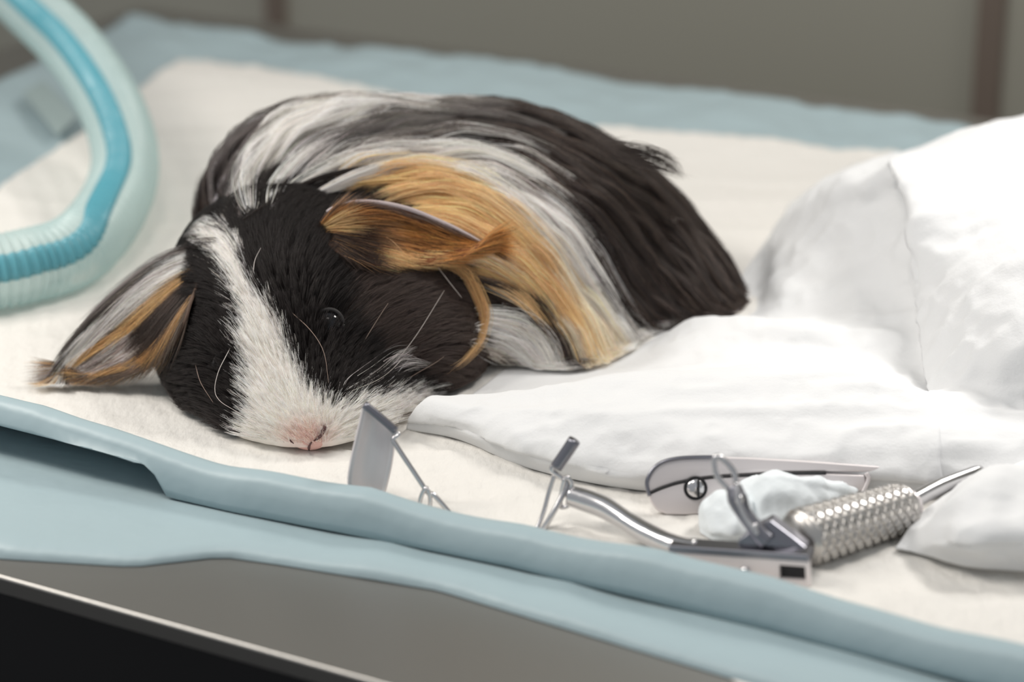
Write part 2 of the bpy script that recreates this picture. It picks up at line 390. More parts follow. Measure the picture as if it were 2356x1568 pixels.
P = rumple(cloth(cr_rows, 90, 80), 0.0011, 75, 58)
c2 = mesh('crumpled_cloth', P, grid_faces(90, 80), M['drape']); solid(c2, 0.0005, -1)
tag(c2, 'crumpled white cloth bunched at the shaft end of the knurled rasp', 'cloth')

# ------------------------------------------------------------------ breathing hose
ctrl = [(-620, -560, 1.24), (-400, -430, 1.20), (-260, -330, 1.17), (-110, -150, 1.13), (70, 15, 1.09), (175, 120, 1.06), (255, 245, 1.02), (288, 365, .985), (262, 470, .95), (180, 550, .92), (60, 598, .90), (-80, 620, .885), (-240, 640, .875), (-520, 650, .87), (-900, 560, .88)]
HP = np.array([CAM + ray(px, py) * k for px, py, k in ctrl])
for k, (x, y) in ((9, (180, 570)), (10, (60, 612)), (11, (-80, 634)), (12, (-240, 650)), (13, (-560, 640)), (14, (-900, 560))): HP[k] = onz(x, y, .0150)
HP[:, 2] = np.maximum(HP[:, 2], 0.0150)
hose = thing('breathing_hose', 'clear corrugated breathing hose with a blue stripe, curving over the pad corner', 'hose', (HP[7][0], HP[7][1], 0.0))
def hose_mat(name, color, tr):
    m = mat(name, color, 0.28, 0, 0.5); nt = m.node_tree; b = nt.nodes['Principled BSDF']
    t = nt.nodes.new('ShaderNodeBsdfTransparent'); t.inputs[0].default_value = (0.86, 0.93, 0.92, 1); x = nt.nodes.new('ShaderNodeMixShader'); x.inputs[0].default_value = tr
    nt.links.new(b.outputs[0], x.inputs[1]); nt.links.new(t.outputs[0], x.inputs[2]); nt.links.new(x.outputs[0], nt.nodes['Material Output'].inputs['Surface'])
    return m
M['hose'] = hose_mat('hose_clear', (0.62, 0.74, 0.74), 0.5)
M['stripe'] = hose_mat('hose_stripe', (0.10, 0.40, 0.50), 0.35)
hn = 900
Ph = catmull(HP, hn); L = np.r_[0, np.cumsum(np.linalg.norm(np.diff(Ph, axis=0), axis=1))]
rib = lambda s, L=L: 1 + 0.055 * np.sin(2 * np.pi * L / 0.0032)
Vh, Fh = tube(Ph, 0.0132, 28, None, rib); Fh = Fh[:-2]
mesh('corrugated_tube', Vh, Fh, M['hose'], hose)
Th = np.gradient(Ph, axis=0); Th /= np.linalg.norm(Th, axis=1)[:, None]
VS = []
for i in range(hn):                       # the stripe runs along one side of the tube
    t = Th[i]; up_ = -FWD - t * (-FWD @ t); up_ /= np.linalg.norm(up_); side = np.cross(t, up_)
    for a in np.linspace(-0.36, 0.36, 7):
        ang = math.pi * 0.5 + a * 1.05
        VS.append(Ph[i] + (np.cos(ang) * side + np.sin(ang) * up_) * 0.0134 * rib(0)[i])
solid(mesh('stripe', np.array(VS), grid_faces(hn, 7), M['stripe'], hose), 0.0003, 1)['label'] = 'blue stripe along the hose'

# ------------------------------------------------------------------ dental instruments lying on the pad
def ony_l(pts, y0, lean=0.0, ybase=0):
    """points of an outline standing in an upright plane at distance y0, leaning back by `lean` per pixel above ybase"""
    return np.array([ony(px, py, y0 + lean * (ybase - py)) for px, py in pts])
def smooth_loop(P, n):
    P = np.asarray(P, float); Q = np.vstack([P, P, P]); k = len(P)
    t = np.linspace(k, 2 * k, n, endpoint=False); i = t.astype(int); f = (t - i)[:, None]
    a, b, c, d = Q[i - 1], Q[i], Q[i + 1], Q[(i + 2) % len(Q)]
    return 0.5 * (2 * b + (c - a) * f + (2 * a - 5 * b + 4 * c - d) * f ** 2 + (3 * b - a - 3 * c + d) * f ** 3)
def wire(name, pts, r, m, parent, n=40, seg=10):
    return mesh(name, *tube(np.array(pts), r, seg, n), m, parent)
BACK = np.array([0, 0.94, -0.3])

# cheek dilator: pale blade with a rolled bar on top and sprung wire arms
yb = -0.1425
dil = thing('cheek_dilator', 'small wire cheek dilator with one pale upright blade in front of the nose', 'dental instrument', onz(860, 1160))
bl_l = ony_l([(836, 932), (829, 965), (817, 1015), (806, 1065), (801, 1105), (806, 1135), (820, 1152), (842, 1160), (864, 1160)], yb)
bl_r = ony_l([(906, 990), (906, 1020), (903, 1050), (898, 1080), (892, 1105), (886, 1128), (878, 1145), (871, 1156), (864, 1160)], yb)
nr = 26; bl = catmull(bl_l, nr); br = catmull(bl_r, nr); BV = []
for i in range(nr):
    for s in np.linspace(0, 1, 12):
        BV.append(bl[i] * (1 - s) + br[i] * s + BACK * 0.0035 * (1 - (2 * s - 1) ** 2))
solid(mesh('blade', np.array(BV), grid_faces(nr, 12), M['pale_reflect'], dil), 0.0009, 0)['label'] = 'pale reflecting blade with a rounded tip'
wire('rolled_bar', [ony(838, 930, yb - .0003), ony(872, 957, yb - .0004), ony(910, 990, yb - .0005)], 0.00125, M['dark_steel'], dil, 12)  # dark metal colour stands for the dark reflection along the bar
wire('wire_arm', [ony(903, 992, yb - .0006), ony(917, 999, yb - .0012), ony(905, 1010, yb - .002), ony(913, 1026, yb - .0025), ony(950, 1082, yb - .004), ony(984, 1132, yb - .0055), ony(1000, 1140, yb - .006), ony(1046, 1192, yb - .008)], 0.00075, M['instrument'], dil, 60)
lp_ = smooth_loop([ony(983, 1124, yb - .006), ony(990, 1150, yb - .006), ony(985, 1180, yb - .0065), ony(968, 1180, yb - .0065), ony(966, 1155, yb - .006), ony(974, 1130, yb - .006)], 40)
mesh('link', *tube(np.vstack([lp_, lp_[:1]]), 0.0007, 8), M['instrument'], dil)

# mouth gag: twin-wire upright, round rod, slotted rail, slide with post and loop
yg = -0.155
gag = thing('mouth_gag', 'steel rodent mouth gag with a round rod, slotted rail and sliding post', 'dental instrument', onz(1700, 1300))
wire('rolled_bar', [ony(1322, 1012, yg), ony(1302, 1042, yg), ony(1280, 1074, yg)], 0.0019, M['dark_steel'], gag, 14)
wire('wire_upright', [ony(1274, 1070, yg), ony(1270, 1082, yg), ony(1288, 1096, yg), ony(1303, 1107, yg), ony(1298, 1130, yg - .001), ony(1272, 1180, yg - .004), ony(1244, 1226, yg - .006)], 0.00085, M['instrument'], gag, 50)
wire('wire_upright', [ony(1276, 1092, yg + .001), ony(1262, 1135, yg), ony(1250, 1180, yg - .002), ony(1232, 1224, yg - .005)], 0.0007, M['instrument'], gag, 40)
lp_ = smooth_loop([ony(1300, 1100, yg - .001), ony(1315, 1112, yg - .001), ony(1306, 1138, yg - .0012), ony(1310, 1158, yg - .0012), ony(1298, 1166, yg - .0015), ony(1289, 1158, yg - .001)], 48)
mesh('link', *tube(np.vstack([lp_, lp_[:1]]), 0.0007, 8), M['instrument'], gag)
rod = [ony(1312, 1140, yg - .001), ony(1345, 1150, yg - .003), ony(1392, 1168, yg - .007), ony(1440, 1198, yg - .013), ony(1490, 1228, yg - .020), ony(1545, 1252, yg - .028), ony(1600, 1262, yg - .033)]
wire('rod', rod, [0.0031, 0.0033, 0.0032, 0.0029, 0.0031, 0.0030, 0.0025], M['instrument'], gag, 60, 18)
ra, rb = ony(1545, 1262, yg - .031), ony(1868, 1284, yg - .045)
ax = (rb - ra) / 2; axn = ax / np.linalg.norm(ax); sd = np.cross(axn, EZ); sd /= np.linalg.norm(sd); un = np.cross(sd, axn)
rc = (ra + rb) / 2
flange = box(rc + un * 0.0012, ax, sd * 0.0032, un * 0.0012)
bevel(mesh('rail_flange', *flange, M['dark_steel'], gag, False), 0.0006)
def rail_face():
    # front web of the rail, built of four walls round its slot near the end
    o = rc + sd * 0.0022 - un * 0.0034; Lh = np.linalg.norm(ax); h = 0.0036; th = 0.0008
    P_ = []
    def seg(x0, x1, z0, z1): P_.append(box(o + axn * (x0 + x1) / 2 + un * (z0 + z1) / 2, axn * (x1 - x0) / 2, sd * th, un * (z1 - z0) / 2))
    s0, s1 = Lh - 0.0085, Lh - 0.0012
    seg(-Lh, s0, -h, h); seg(s1, Lh, -h, h); seg(s0, s1, 0.0022, h); seg(s0, s1, -h, -0.0020)
    return join(*P_)
mesh('rail_web', *rail_face(), M['pale_reflect'], gag, False)
mesh('slot', *box(rc + sd * 0.0012 - un * 0.0033 + axn * (np.linalg.norm(ax) - 0.0049), axn * 0.0036, sd * 0.0003, un * 0.0021), M['slot'], gag, False)['label'] = 'dark slot in the rail end'
mesh('screw', *ellipsoid(rc + sd * 0.0034 - un * 0.0036 + axn * 0.002, (0.0014, 0.0014, 0.0014), 14, 8), M['instrument'], gag)
sl = [ony(1700, 1240, yg - .037), ony(1738, 1212, yg - .037), ony(1770, 1196, yg - .0378), ony(1826, 1238, yg - .0412), ony(1856, 1262, yg - .0435), ony(1850, 1276, yg - .0435), ony(1690, 1268, yg - .037)]
bevel(mesh('slide', *plate(sl, -sd * 0.005), M['dark_steel'], gag, False), 0.0006)
wire('post', [ony(1689, 1118, yg - .031), ony(1697, 1148, yg - .033), ony(1712, 1180, yg - .0355), ony(1748, 1226, yg - .0385), ony(1766, 1244, yg - .0395)], [0.0021, 0.0029, 0.0022, 0.0024, 0.0026], M['dark_steel'], gag, 30, 14)
mesh('knob', *ellipsoid(ony(1701, 1150, yg - .0362), (0.0013, 0.0013, 0.0015), 14, 8), M['instrument'], gag)
mesh('rivet', *ellipsoid(ony(1738, 1210, yg - .0415), (0.0009, 0.0009, 0.0009), 10, 6), M['instrument'], gag)
wire('wire_arm', [ony(1697, 1110, yg - .0345), ony(1699, 1150, yg - .0375), ony(1716, 1190, yg - .039), ony(1744, 1228, yg - .042)], 0.0007, M['instrument'], gag, 30)
lw = [ony(px, py, yg - .031 + d) for px, py, d in ((1694, 1112, 0), (1688, 1084, .001), (1668, 1060, .002), (1652, 1050, .0025), (1644, 1056, .0025), (1645, 1078, .002), (1652, 1098, .0015), (1670, 1118, .0005), (1683, 1132, -.0005))]
wire('wire_loop', lw, 0.00085, M['instrument'], gag, 60)

# cutting forceps: rounded pivot box with a slotted screw and two long arms
fo = thing('molar_cutter', 'long armed steel cutting forceps with rounded slotted pivot lying against the drape', 'dental instrument', onz(1560, 1185))
def fy(px): return -0.1505 + 0.00001 * (px - 1500)
def fpt(px, py): return ony(px, py, fy(px) + 0.0058 * (1185 - py) / 130)
upper = [(1492, 1134), (1488, 1112), (1494, 1092), (1508, 1073), (1530, 1060), (1565, 1053), (1610, 1051), (1650, 1051), (1720, 1053), (1850, 1060), (2000, 1071), (2110, 1077), (2158, 1078), (2160, 1086), (2110, 1087), (2000, 1085), (1900, 1084), (1800, 1085), (1720, 1090), (1650, 1094), (1600, 1100), (1556, 1109), (1520, 1121)]
lower = [(1492, 1136), (1520, 1124), (1556, 1112), (1600, 1103), (1650, 1097), (1720, 1094), (1800, 1090), (1900, 1089), (1990, 1092), (1992, 1128), (1900, 1140), (1780, 1148), (1690, 1158), (1655, 1168), (1618, 1181), (1570, 1184), (1533, 1183), (1510, 1173), (1497, 1155)]
dv = BACK * 0.003
bevel(mesh('arm', *plate([fpt(*p) for p in upper], dv), M['pale_reflect'], fo), 0.0007, 3)
bevel(mesh('arm', *plate([fpt(*p) - BACK * 0.0004 for p in lower], dv), M['pale_reflect'], fo), 0.0007, 3)
wire('rim', [fpt(*p) - BACK * 0.0002 for p in [(1494, 1140), (1488, 1112), (1494, 1092), (1508, 1073), (1530, 1060), (1565, 1053), (1610, 1051), (1648, 1051)]], 0.0006, M['dark_steel'], fo, 40, 8)
wire('seam', [fpt(*q) - BACK * .0003 for q in [(1493, 1135), (1520, 1123), (1556, 1111), (1600, 1102), (1650, 1096), (1720, 1092), (1800, 1088), (1900, 1087)]], .0004, M['slot'], fo, 40, 6)
fa = (fpt(1640, 1122) - fpt(1560, 1122)); fa /= np.linalg.norm(fa); fu = fpt(1600, 1080) - fpt(1600, 1160); fu /= np.linalg.norm(fu); fn = np.cross(fa, fu)
ps = mesh('pivot_screw', *ellipsoid(fpt(1600, 1122) - BACK * 0.0005, (0.0029, 0.0029, 0.0014), 26, 10, [fa, fu, fn]), M['instrument'], fo)
mesh('slot', *box(fpt(1606, 1122) - BACK * 0.0019, fa * 0.00028, fu * 0.0027, fn * 0.0004), M['slot'], ps, False)
rg = np.array([fpt(1600, 1122) - BACK * 0.0006 + (fa * math.cos(a) + fu * math.sin(a)) * 0.0032 for a in np.linspace(0, 2 * math.pi, 33)])
mesh('recess_ring', *tube(rg, 0.00035, 6), M['slot'], ps)
wire('inner_jaw', [fpt(2150, 1082) + dv, fpt(2200, 1072) + dv, fpt(2242, 1068) + dv], [0.0012, 0.0014, 0.0006], M['instrument'], fo, 14)
wire('catch', [fpt(1992, 1088), fpt(1998, 1100), fpt(1990, 1122), fpt(1978, 1140)], 0.0007, M['pale_reflect'], fo, 20)

# knurled rasp
rs = thing('tooth_rasp', 'steel tooth rasp with a diamond knurled handle lying on the white pad', 'dental instrument', onz(1900, 1290))
h0, h1 = onz(1834, 1242, 0.0092), onz(2092, 1162, 0.0085)
hx = h1 - h0; hl = np.linalg.norm(hx); hx /= hl; hs = np.cross(hx, EZ); hs /= np.linalg.norm(hs); hu = np.cross(hs, hx)
nl, nc = 300, 160; KV = []
for i in range(nl):
    s = i / (nl - 1); x = s * hl
    r0 = 0.0085 * (1 - 0.16 * s) * (0.86 + 0.14 * smooth01(s / 0.04)) * (1 - 0.35 * smooth01((s - 0.93) / 0.07))
    a = np.linspace(0, 2 * np.pi, nc, endpoint=False)
    p1 = x / 0.0033 + a / (2 * np.pi) * 11; p2 = x / 0.0033 - a / (2 * np.pi) * 11
    bump_ = np.minimum(np.abs(np.sin(np.pi * p1)), np.abs(np.sin(np.pi * p2)))
    k = smooth01((s - 0.03) / 0.03) * (1 - smooth01((s - 0.9) / 0.03))
    r = r0 + 0.0009 * (np.minimum(bump_ * 2.2, 1) - 0.6) * k
    for j in range(nc): KV.append(h0 + hx * x + (hs * math.cos(a[j]) + hu * math.sin(a[j])) * r[j])
Fk = grid_faces(nl, nc, True) + [tuple(range(nc))[::-1], tuple(range((nl - 1) * nc, nl * nc))]
mesh('knurled_handle', np.array(KV), Fk, mat('knurled_steel', (0.52, 0.50, 0.48), 0.33, 1.0), rs)['label'] = 'handle with raised diamond knurling'
wire('ferrule', [h1 - hx * 0.0006, h1 + hx * 0.0012, h1 + hx * 0.0024], [0.0042, 0.0044, 0.003], M['pale_reflect'], rs, 8, 18)
sh0 = h1 + hx * 0.001; sh1 = onz(2258, 1078, 0.012)
wire('shaft', [sh0 + hu * .001, sh0 * 0.6 + sh1 * 0.4 + hu * 0.0012, sh1 * 0.9 + sh0 * 0.1, sh1], [0.0026, 0.0024, 0.0019, 0.0011], M['instrument'], rs, 30, 14)

# gauze
def lump(name, label, rows, seed, amp=0.0016):
    P = rumple(cloth(rows, 60, 50), amp, 120, seed, 0.001)
    o = mesh(name, P, grid_faces(60, 50), M['gauze']); solid(o, 0.0004, -1); return tag(o, label, 'gauze', None)
lump('gauze_swab', 'small crumpled white gauze swab between the forceps and the mouth gag', [
 [(1612, 1225, .002), (1650, 1245, .002), (1690, 1250, .002), (1735, 1250, .002)],
 [(1612, 1200, .004), (1650, 1215, .006), (1690, 1225, .006), (1740, 1225, .004)],
 [(1616, 1175, .006), (1655, 1172, .010), (1695, 1180, .009), (1740, 1200, .005)],
 [(1635, 1155, .006), (1665, 1142, .011), (1700, 1145, .010), (1740, 1170, .006)],
 [(1650, 1150, .003), (1672, 1138, .006), (1705, 1140, .005), (1740, 1160, .003)]], 61)
lump('gauze_swab', 'larger rumpled white gauze swab heaped beyond the knurled handle', [
 [(1690, 1225, .002), (1740, 1235, .002), (1790, 1225, .002), (1850, 1190, .002), (1930, 1160, .002)],
 [(1690, 1180, .005), (1740, 1190, .006), (1795, 1185, .007), (1860, 1165, .007), (1950, 1150, .004)],
 [(1695, 1140, .008), (1750, 1125, .012), (1810, 1112, .014), (1870, 1125, .011), (1960, 1140, .005)],
 [(1710, 1115, .008), (1760, 1100, .013), (1815, 1092, .015), (1880, 1108, .012), (1970, 1132, .005)],
 [(1715, 1118, .003), (1765, 1105, .007), (1820, 1097, .009), (1890, 1112, .007), (1975, 1134, .002)]], 71)

# ------------------------------------------------------------------ guinea pig: one implicit body, meshed once
BODY = [  # px, py, y, (rx, ry, rz), yaw degrees, is_head
 (692, 705, -0.030, (.041, .044, .031), 0, 1),    # skull
 (640, 615, -0.014, (.030, .030, .025), 0, 1),    # nape of the skull
 (915, 780, -0.030, (.028, .033, .026), 0, 1),    # cheek
 (545, 830, -0.048, (.022, .030, .021), 0, 1),    # other cheek
 (660, 865, -0.064, (.027, .026, .023), 0, 1),    # bridge of the nose
 (712, 962, -0.086, (.021, .020, .0150), 0, 1),    # muzzle
 (815, 965, -0.070, (.019, .022, .014), 0, 1),    # lip pad
 (615, 965, -0.076, (.016, .020, .012), 0, 1),    # other lip pad
 (960, 625, 0.010, (.050, .046, .039), -20, 0),   # shoulder
 (1080, 545, 0.042, (.062, .052, .043), -25, 0),  # back
 (1290, 600, 0.062, (.044, .044, .038), -30, 0),  # rump
 (1440, 690, 0.050, (.027, .034, .024), -30, 0),
 (1528, 722, 0.036, (.020, .024, .012), -30, 0),
 (770, 485, 0.026, (.042, .036, .033), 0, 0),     # far shoulder
 (1270, 800, 0.000, (.022, .030, .018), 0, 0),    # foreleg under the coat
]
EL = []
for px, py, y, r, yaw, hd in BODY:
    c = ony(px, py, y); a = math.radians(yaw); Rm = np.array([[math.cos(a), math.sin(a), 0], [-math.sin(a), math.cos(a), 0], [0, 0, 1]])
    EL.append((c, np.array(r), Rm, hd))
def ell(P, c, r, Rm):
    q = (P - c) @ Rm.T; k0 = np.linalg.norm(q / r, axis=1); k1 = np.linalg.norm(q / r ** 2, axis=1) + 1e-9
    return k0 * (k0 - 1) / k1
def smin(a, b, k):
    h = np.clip(0.5 + 0.5 * (b - a) / k, 0, 1); return b * (1 - h) + a * h - k * h * (1 - h)
def part_sdf(P, head):
    d = None
    for c, r, Rm, hd in EL:
        if hd != head: continue
        e_ = ell(P, c, r, Rm); d = e_ if d is None else smin(d, e_, 0.012 if head else 0.018)
    return d
def sdf(P):
    d = smin(part_sdf(P, 1), part_sdf(P, 0), 0.006)
    return np.maximum(d, (0.0022 - P[:, 2]))
def sdf_n(P, h=0.0008):
    g = np.stack([sdf(P + np.eye(3)[k] * h) - sdf(P - np.eye(3)[k] * h) for k in range(3)], -1)
    return g / (np.linalg.norm(g, axis=1)[:, None] + 1e-12)
def surf(px, py, lift=0.0):
    """point on the animal's skin met by the line of sight through a pixel, raised by lift towards the viewer; None if it misses"""
    d = ray(px, py); d = d / np.linalg.norm(d); t = 0.6
    for _ in range(140):
        s = sdf((CAM + d * t)[None])[0]
        if s < 0.00004: break
        t += max(s * 0.8, 0.00004)
    return CAM + d * (t - lift) if s < 0.002 else None

def surface_nets(f, lo, hi, step):
    n = np.ceil((np.array(hi) - lo) / step).astype(int) + 1
    ax = [lo[k] + step * np.arange(n[k]) for k in range(3)]
    Gd = np.stack(np.meshgrid(*ax, indexing='ij'), -1); vals = f(Gd.reshape(-1, 3)).reshape(n)
    ins = vals < 0
    cs = n - 1; acc = np.zeros((*cs, 3)); cnt = np.zeros(cs)
    corner = [(a, b, c) for a in (0, 1) for b in (0, 1) for c in (0, 1)]
    sl = lambda o: tuple(slice(o[k], o[k] + cs[k]) for k in range(3))
    for a in range(8):
        for b in range(a + 1, 8):
            A, B = corner[a], corner[b]
            if sum(abs(A[k] - B[k]) for k in range(3)) != 1: continue
            va, vb = vals[sl(A)], vals[sl(B)]; x = (va < 0) != (vb < 0)
            t = np.where(x, va / np.where(x, va - vb, 1), 0)
            p = np.array(A)[None, None, None] + t[..., None] * (np.array(B) - np.array(A))
            acc += np.where(x[..., None], p, 0); cnt += x
    m = cnt > 0; idx = -np.ones(cs, int); idx[m] = np.arange(m.sum())
    I = np.argwhere(m); V = (I + acc[m] / cnt[m][:, None]) * step + lo
    Fc = []
    for k in range(3):
        u_, v_ = (k + 1) % 3, (k + 2) % 3
        a = ins[tuple(slice(0, -1) if q == k else slice(None) for q in range(3))]; b = ins[tuple(slice(1, None) if q == k else slice(None) for q in range(3))]
        for flip in (0, 1):
            E_ = np.argwhere((a & ~b) if not flip else (~a & b))
            E_ = E_[(E_[:, u_] > 0) & (E_[:, v_] > 0) & (E_[:, u_] < cs[u_]) & (E_[:, v_] < cs[v_])]
            du = np.eye(3, dtype=int)[u_]; dv_ = np.eye(3, dtype=int)[v_]
            q = [idx[tuple((E_ - o).T)] for o in (du + dv_, dv_, 0 * du, du)]
            q = np.stack(q if not flip else q[::-1], -1); Fc.append(q)
    return V, np.vstack(Fc)

# ---- coat pattern: patches outlined on the animal as it lies (later ones lie over earlier ones)
BLACK, DARK, SABLE = (.010, .0075, .007), (.026, .019, .017), (.060, .042, .036)
GREY, WHITE, CREAM = (.30, .27, .26), (.96, .91, .85), (.93, .78, .57)
ORANGE, RUST, TAN, PINK = (.90, .58, .28), (.60, .25, .065), (.56, .32, .13), (.90, .62, .56)
BODY_PATCH = [
 (WHITE, [(500, 520), (540, 400), (600, 320), (690, 270), (800, 255), (900, 240), (800, 295), (700, 340), (655, 410), (640, 440), (760, 385), (900, 345), (1060, 350), (1180, 420), (1300, 560), (1380, 670), (1430, 790), (1440, 900), (1160, 940), (1080, 800), (1110, 700), (700, 560), (560, 540)]),
 ((.12, .10, .095), [(430, 560), (450, 460), (500, 390), (560, 350), (545, 420), (530, 520)]),
 ((.17, .15, .14), [(640, 440), (655, 390), (720, 330), (800, 290), (910, 250), (1000, 250), (900, 320), (800, 360), (720, 400)]),
 (ORANGE, [(700, 450), (800, 415), (900, 405), (1020, 425), (1120, 480), (1200, 560), (1250, 640), (1300, 740), (1290, 800), (1230, 700), (1150, 640), (1000, 640), (800, 560)]),
 (CREAM, [(1080, 425), (1180, 500), (1290, 610), (1350, 740), (1370, 860), (1320, 860), (1280, 720), (1200, 570), (1120, 470)]),
 (CREAM, [(1120, 560), (1220, 640), (1290, 740), (1340, 850), (1300, 870), (1220, 720), (1140, 620)]),
 (DARK, [(1030, 640), (1100, 622), (1200, 665), (1260, 730), (1300, 830), (1320, 900), (1280, 900), (1265, 810), (1190, 735), (1110, 715), (1040, 720)]),
 (WHITE, [(1085, 715), (1180, 725), (1255, 795), (1285, 890), (1210, 935), (1150, 880), (1080, 810)]),
]
HEAD_PATCH = [
 (SABLE, [(780, 620), (1000, 620), (1130, 700), (1120, 860), (1000, 900), (880, 860), (800, 760)]),
 (WHITE, [(470, 545), (505, 525), (535, 540), (560, 600), (580, 660), (625, 715), (655, 775), (680, 845), (708, 900), (770, 935), (870, 918), (940, 905), (985, 900), (1000, 940), (930, 1010), (830, 1080), (700, 1070), (600, 1045), (540, 1015), (580, 960), (572, 900), (580, 840), (552, 790), (575, 750), (552, 690), (520, 620), (490, 580)]),
]
def in_poly(px, poly):
    x, y = px[:, 0], px[:, 1]; r = np.zeros(len(px), bool); n = len(poly)
    for i in range(n):
        (x0, y0), (x1, y1) = poly[i], poly[(i + 1) % n]
        c = ((y0 > y) != (y1 > y)) & (x < (x1 - x0) * (y - y0) / (y1 - y0 + 1e-9) + x0); r ^= c
    return r
def is_head(P): return part_sdf(P, 1) < part_sdf(P, 0)
NOSE = ony(715, 1005, -0.096)
def coat(P, head, jitter=0.0):
    px = proj(P); px = px + rng.normal(0, 1, px.shape) * jitter
    c = np.tile(np.array(DARK), (len(P), 1))
    hp = np.array(BLACK)
    c[head] = hp
    for col, poly in BODY_PATCH:
        m = in_poly(px, poly) & ~head; c[m] = col
    for col, poly in HEAD_PATCH:
        m = in_poly(px, poly) & head; c[m] = col
    d = np.linalg.norm((px - (708, 1008)) / (62, 42), axis=1); w = np.clip(1.25 - d, 0, 1)[:, None] * 0.7
    c = np.where(head[:, None] & (c[:, :1] > 0.5), c * (1 - w) + np.array(PINK) * w, c)
    return c

gp_base = onz(1000, 800, 0.0)
gp = thing('guinea_pig', 'long haired black, white and orange guinea pig lying flat with its chin on the pad', 'guinea pig', gp_base)
lo = np.array([-.13, -.13, -.003]); hi = np.array([.13, .14, .11])
BV_, BF_ = surface_nets(sdf, lo, hi, 0.0022)
hd_ = is_head(BV_)
body = mesh('body', BV_, BF_, M['skin'], gp, colors=coat(BV_, hd_) * 0.9)
# ---- fur: guide strands follow the lie of the coat, thousands of hairs follow the guides in locks
class Flow:
    def __init__(self, lines, sig=45):
        P, Dn = [], []
        for l in lines:
            l = catmull(np.array(l, float), 8 * len(l)); d = np.gradient(l, axis=0); d /= np.linalg.norm(d, axis=1)[:, None] + 1e-9
            P.append(l); Dn.append(d)
        self.P, self.D, self.sig = np.vstack(P), np.vstack(Dn), sig
    def __call__(self, px):
        out = np.empty_like(px)
        for k in range(0, len(px), 4000):
            q = px[k:k + 4000]; d2 = ((q[:, None] - self.P[None]) ** 2).sum(-1)
            w = np.exp(-d2 / (2 * self.sig ** 2)) + 2.0 / (d2 + 400) ** 1.5
            v = w @ self.D; out[k:k + 4000] = v / (np.linalg.norm(v, axis=1)[:, None] + 1e-9)
        return out
BODY_FLOW = Flow([
 [(555, 500), (540, 440), (575, 370), (650, 300), (760, 262), (880, 248)],
 [(585, 470), (600, 410), (660, 340), (770, 290), (900, 258), (1000, 250)],
 [(640, 440), (680, 385), (780, 320), (900, 280), (1050, 275)],
 [(500, 530), (470, 490), (500, 410), (560, 370)],
 [(570, 500), (650, 450), (760, 400), (900, 368), (1050, 385), (1180, 450), (1290, 560), (1370, 690), (1410, 800), (1440, 880)],
 [(700, 470), (800, 430), (950, 405), (1080, 440), (1200, 530), (1290, 640), (1350, 760), (1390, 880)],
 [(800, 500), (960, 450), (1080, 490), (1190, 580), (1280, 690), (1330, 800), (1350, 890)],
 [(980, 560), (1080, 580), (1180, 640), (1260, 740), (1310, 850), (1320, 900)],
 [(1030, 640), (1110, 650), (1190, 690), (1250, 770), (1290, 880)],
 [(1090, 720), (1160, 740), (1230, 800), (1270, 900)],
 [(1080, 790), (1140, 830), (1200, 880), (1230, 930)],
 [(850, 330), (1000, 320), (1150, 350), (1290, 430), (1400, 540), (1460, 660), (1480, 740)],
 [(900, 280), (1050, 262), (1200, 300), (1340, 370), (1460, 470), (1550, 600), (1580, 720)],
 [(950, 250), (1080, 236), (1220, 258), (1350, 312), (1470, 360), (1570, 410)],
 [(1400, 380), (1500, 430), (1580, 520), (1625, 620), (1680, 720)],
 [(1200, 420), (1320, 520), (1400, 640), (1450, 720), (1540, 745), (1640, 738)],
 [(1300, 560), (1370, 660), (1430, 740), (1490, 770)],
 [(1500, 600), (1560, 660), (1630, 710), (1700, 735)],
])
HEAD_FLOW = Flow([
 [(712, 990), (690, 940), (650, 860), (600, 760), (560, 660), (520, 570), (470, 545)],
 [(735, 965), (730, 900), (705, 820), (670, 730), (625, 640), (600, 560), (590, 500)],
 [(650, 985), (600, 930), (560, 850), (530, 790), (500, 740)],
 [(600, 1010), (545, 985), (490, 940), (430, 900), (380, 890)],
 [(560, 880), (500, 850), (440, 830), (390, 850)], [(540, 720), (480, 690), (430, 680), (400, 720)],
 [(770, 970), (820, 920), (880, 860), (950, 800), (1030, 760)],
 [(800, 1000), (870, 960), (950, 910), (1040, 870), (1100, 880)],
 [(780, 1040), (850, 1020), (920, 985), (980, 950)],
 [(740, 880), (770, 820), (830, 750), (920, 690), (1020, 660), (1100, 690)],
 [(720, 800), (730, 720), (770, 650), (850, 590), (950, 560)],
 [(680, 700), (680, 620), (720, 540), (790, 470), (880, 440)],
 [(620, 620), (610, 540), (650, 480), (730, 430), (800, 400)],
 [(880, 880), (960, 840), (1040, 820), (1100, 850)],
 [(690, 1040), (680, 1015), (660, 990)],
], 35)

def strands_to_curves(name, P, R, C, parent, m=None, label=None):
    """P (n,k,3) strand points, R (n,k) radii, C (n,3) colours -> one hair curves object"""
    n, k, _ = P.shape
    h = bpy.data.hair_curves.new(name); h.add_curves([k] * n)
    base = origin_of(parent)
    h.attributes['position'].data.foreach_set('vector', (P - base).astype(np.float32).ravel())
    ra = h.attributes.get('radius') or h.attributes.new('radius', 'FLOAT', 'POINT')
    ra.data.foreach_set('value', R.astype(np.float32).ravel())
    ca = h.attributes.new('coat', 'FLOAT_COLOR', 'CURVE')
    ca.data.foreach_set('color', np.c_[np.clip(C, 0.003, 0.97), np.ones(n)].astype(np.float32).ravel())
    h.materials.append(m or M['hair'])
    o = bpy.data.objects.new(name, h); COL.objects.link(o); o.parent = parent
    o['kind'] = 'stuff'
    if label: o['label'] = label
    return o

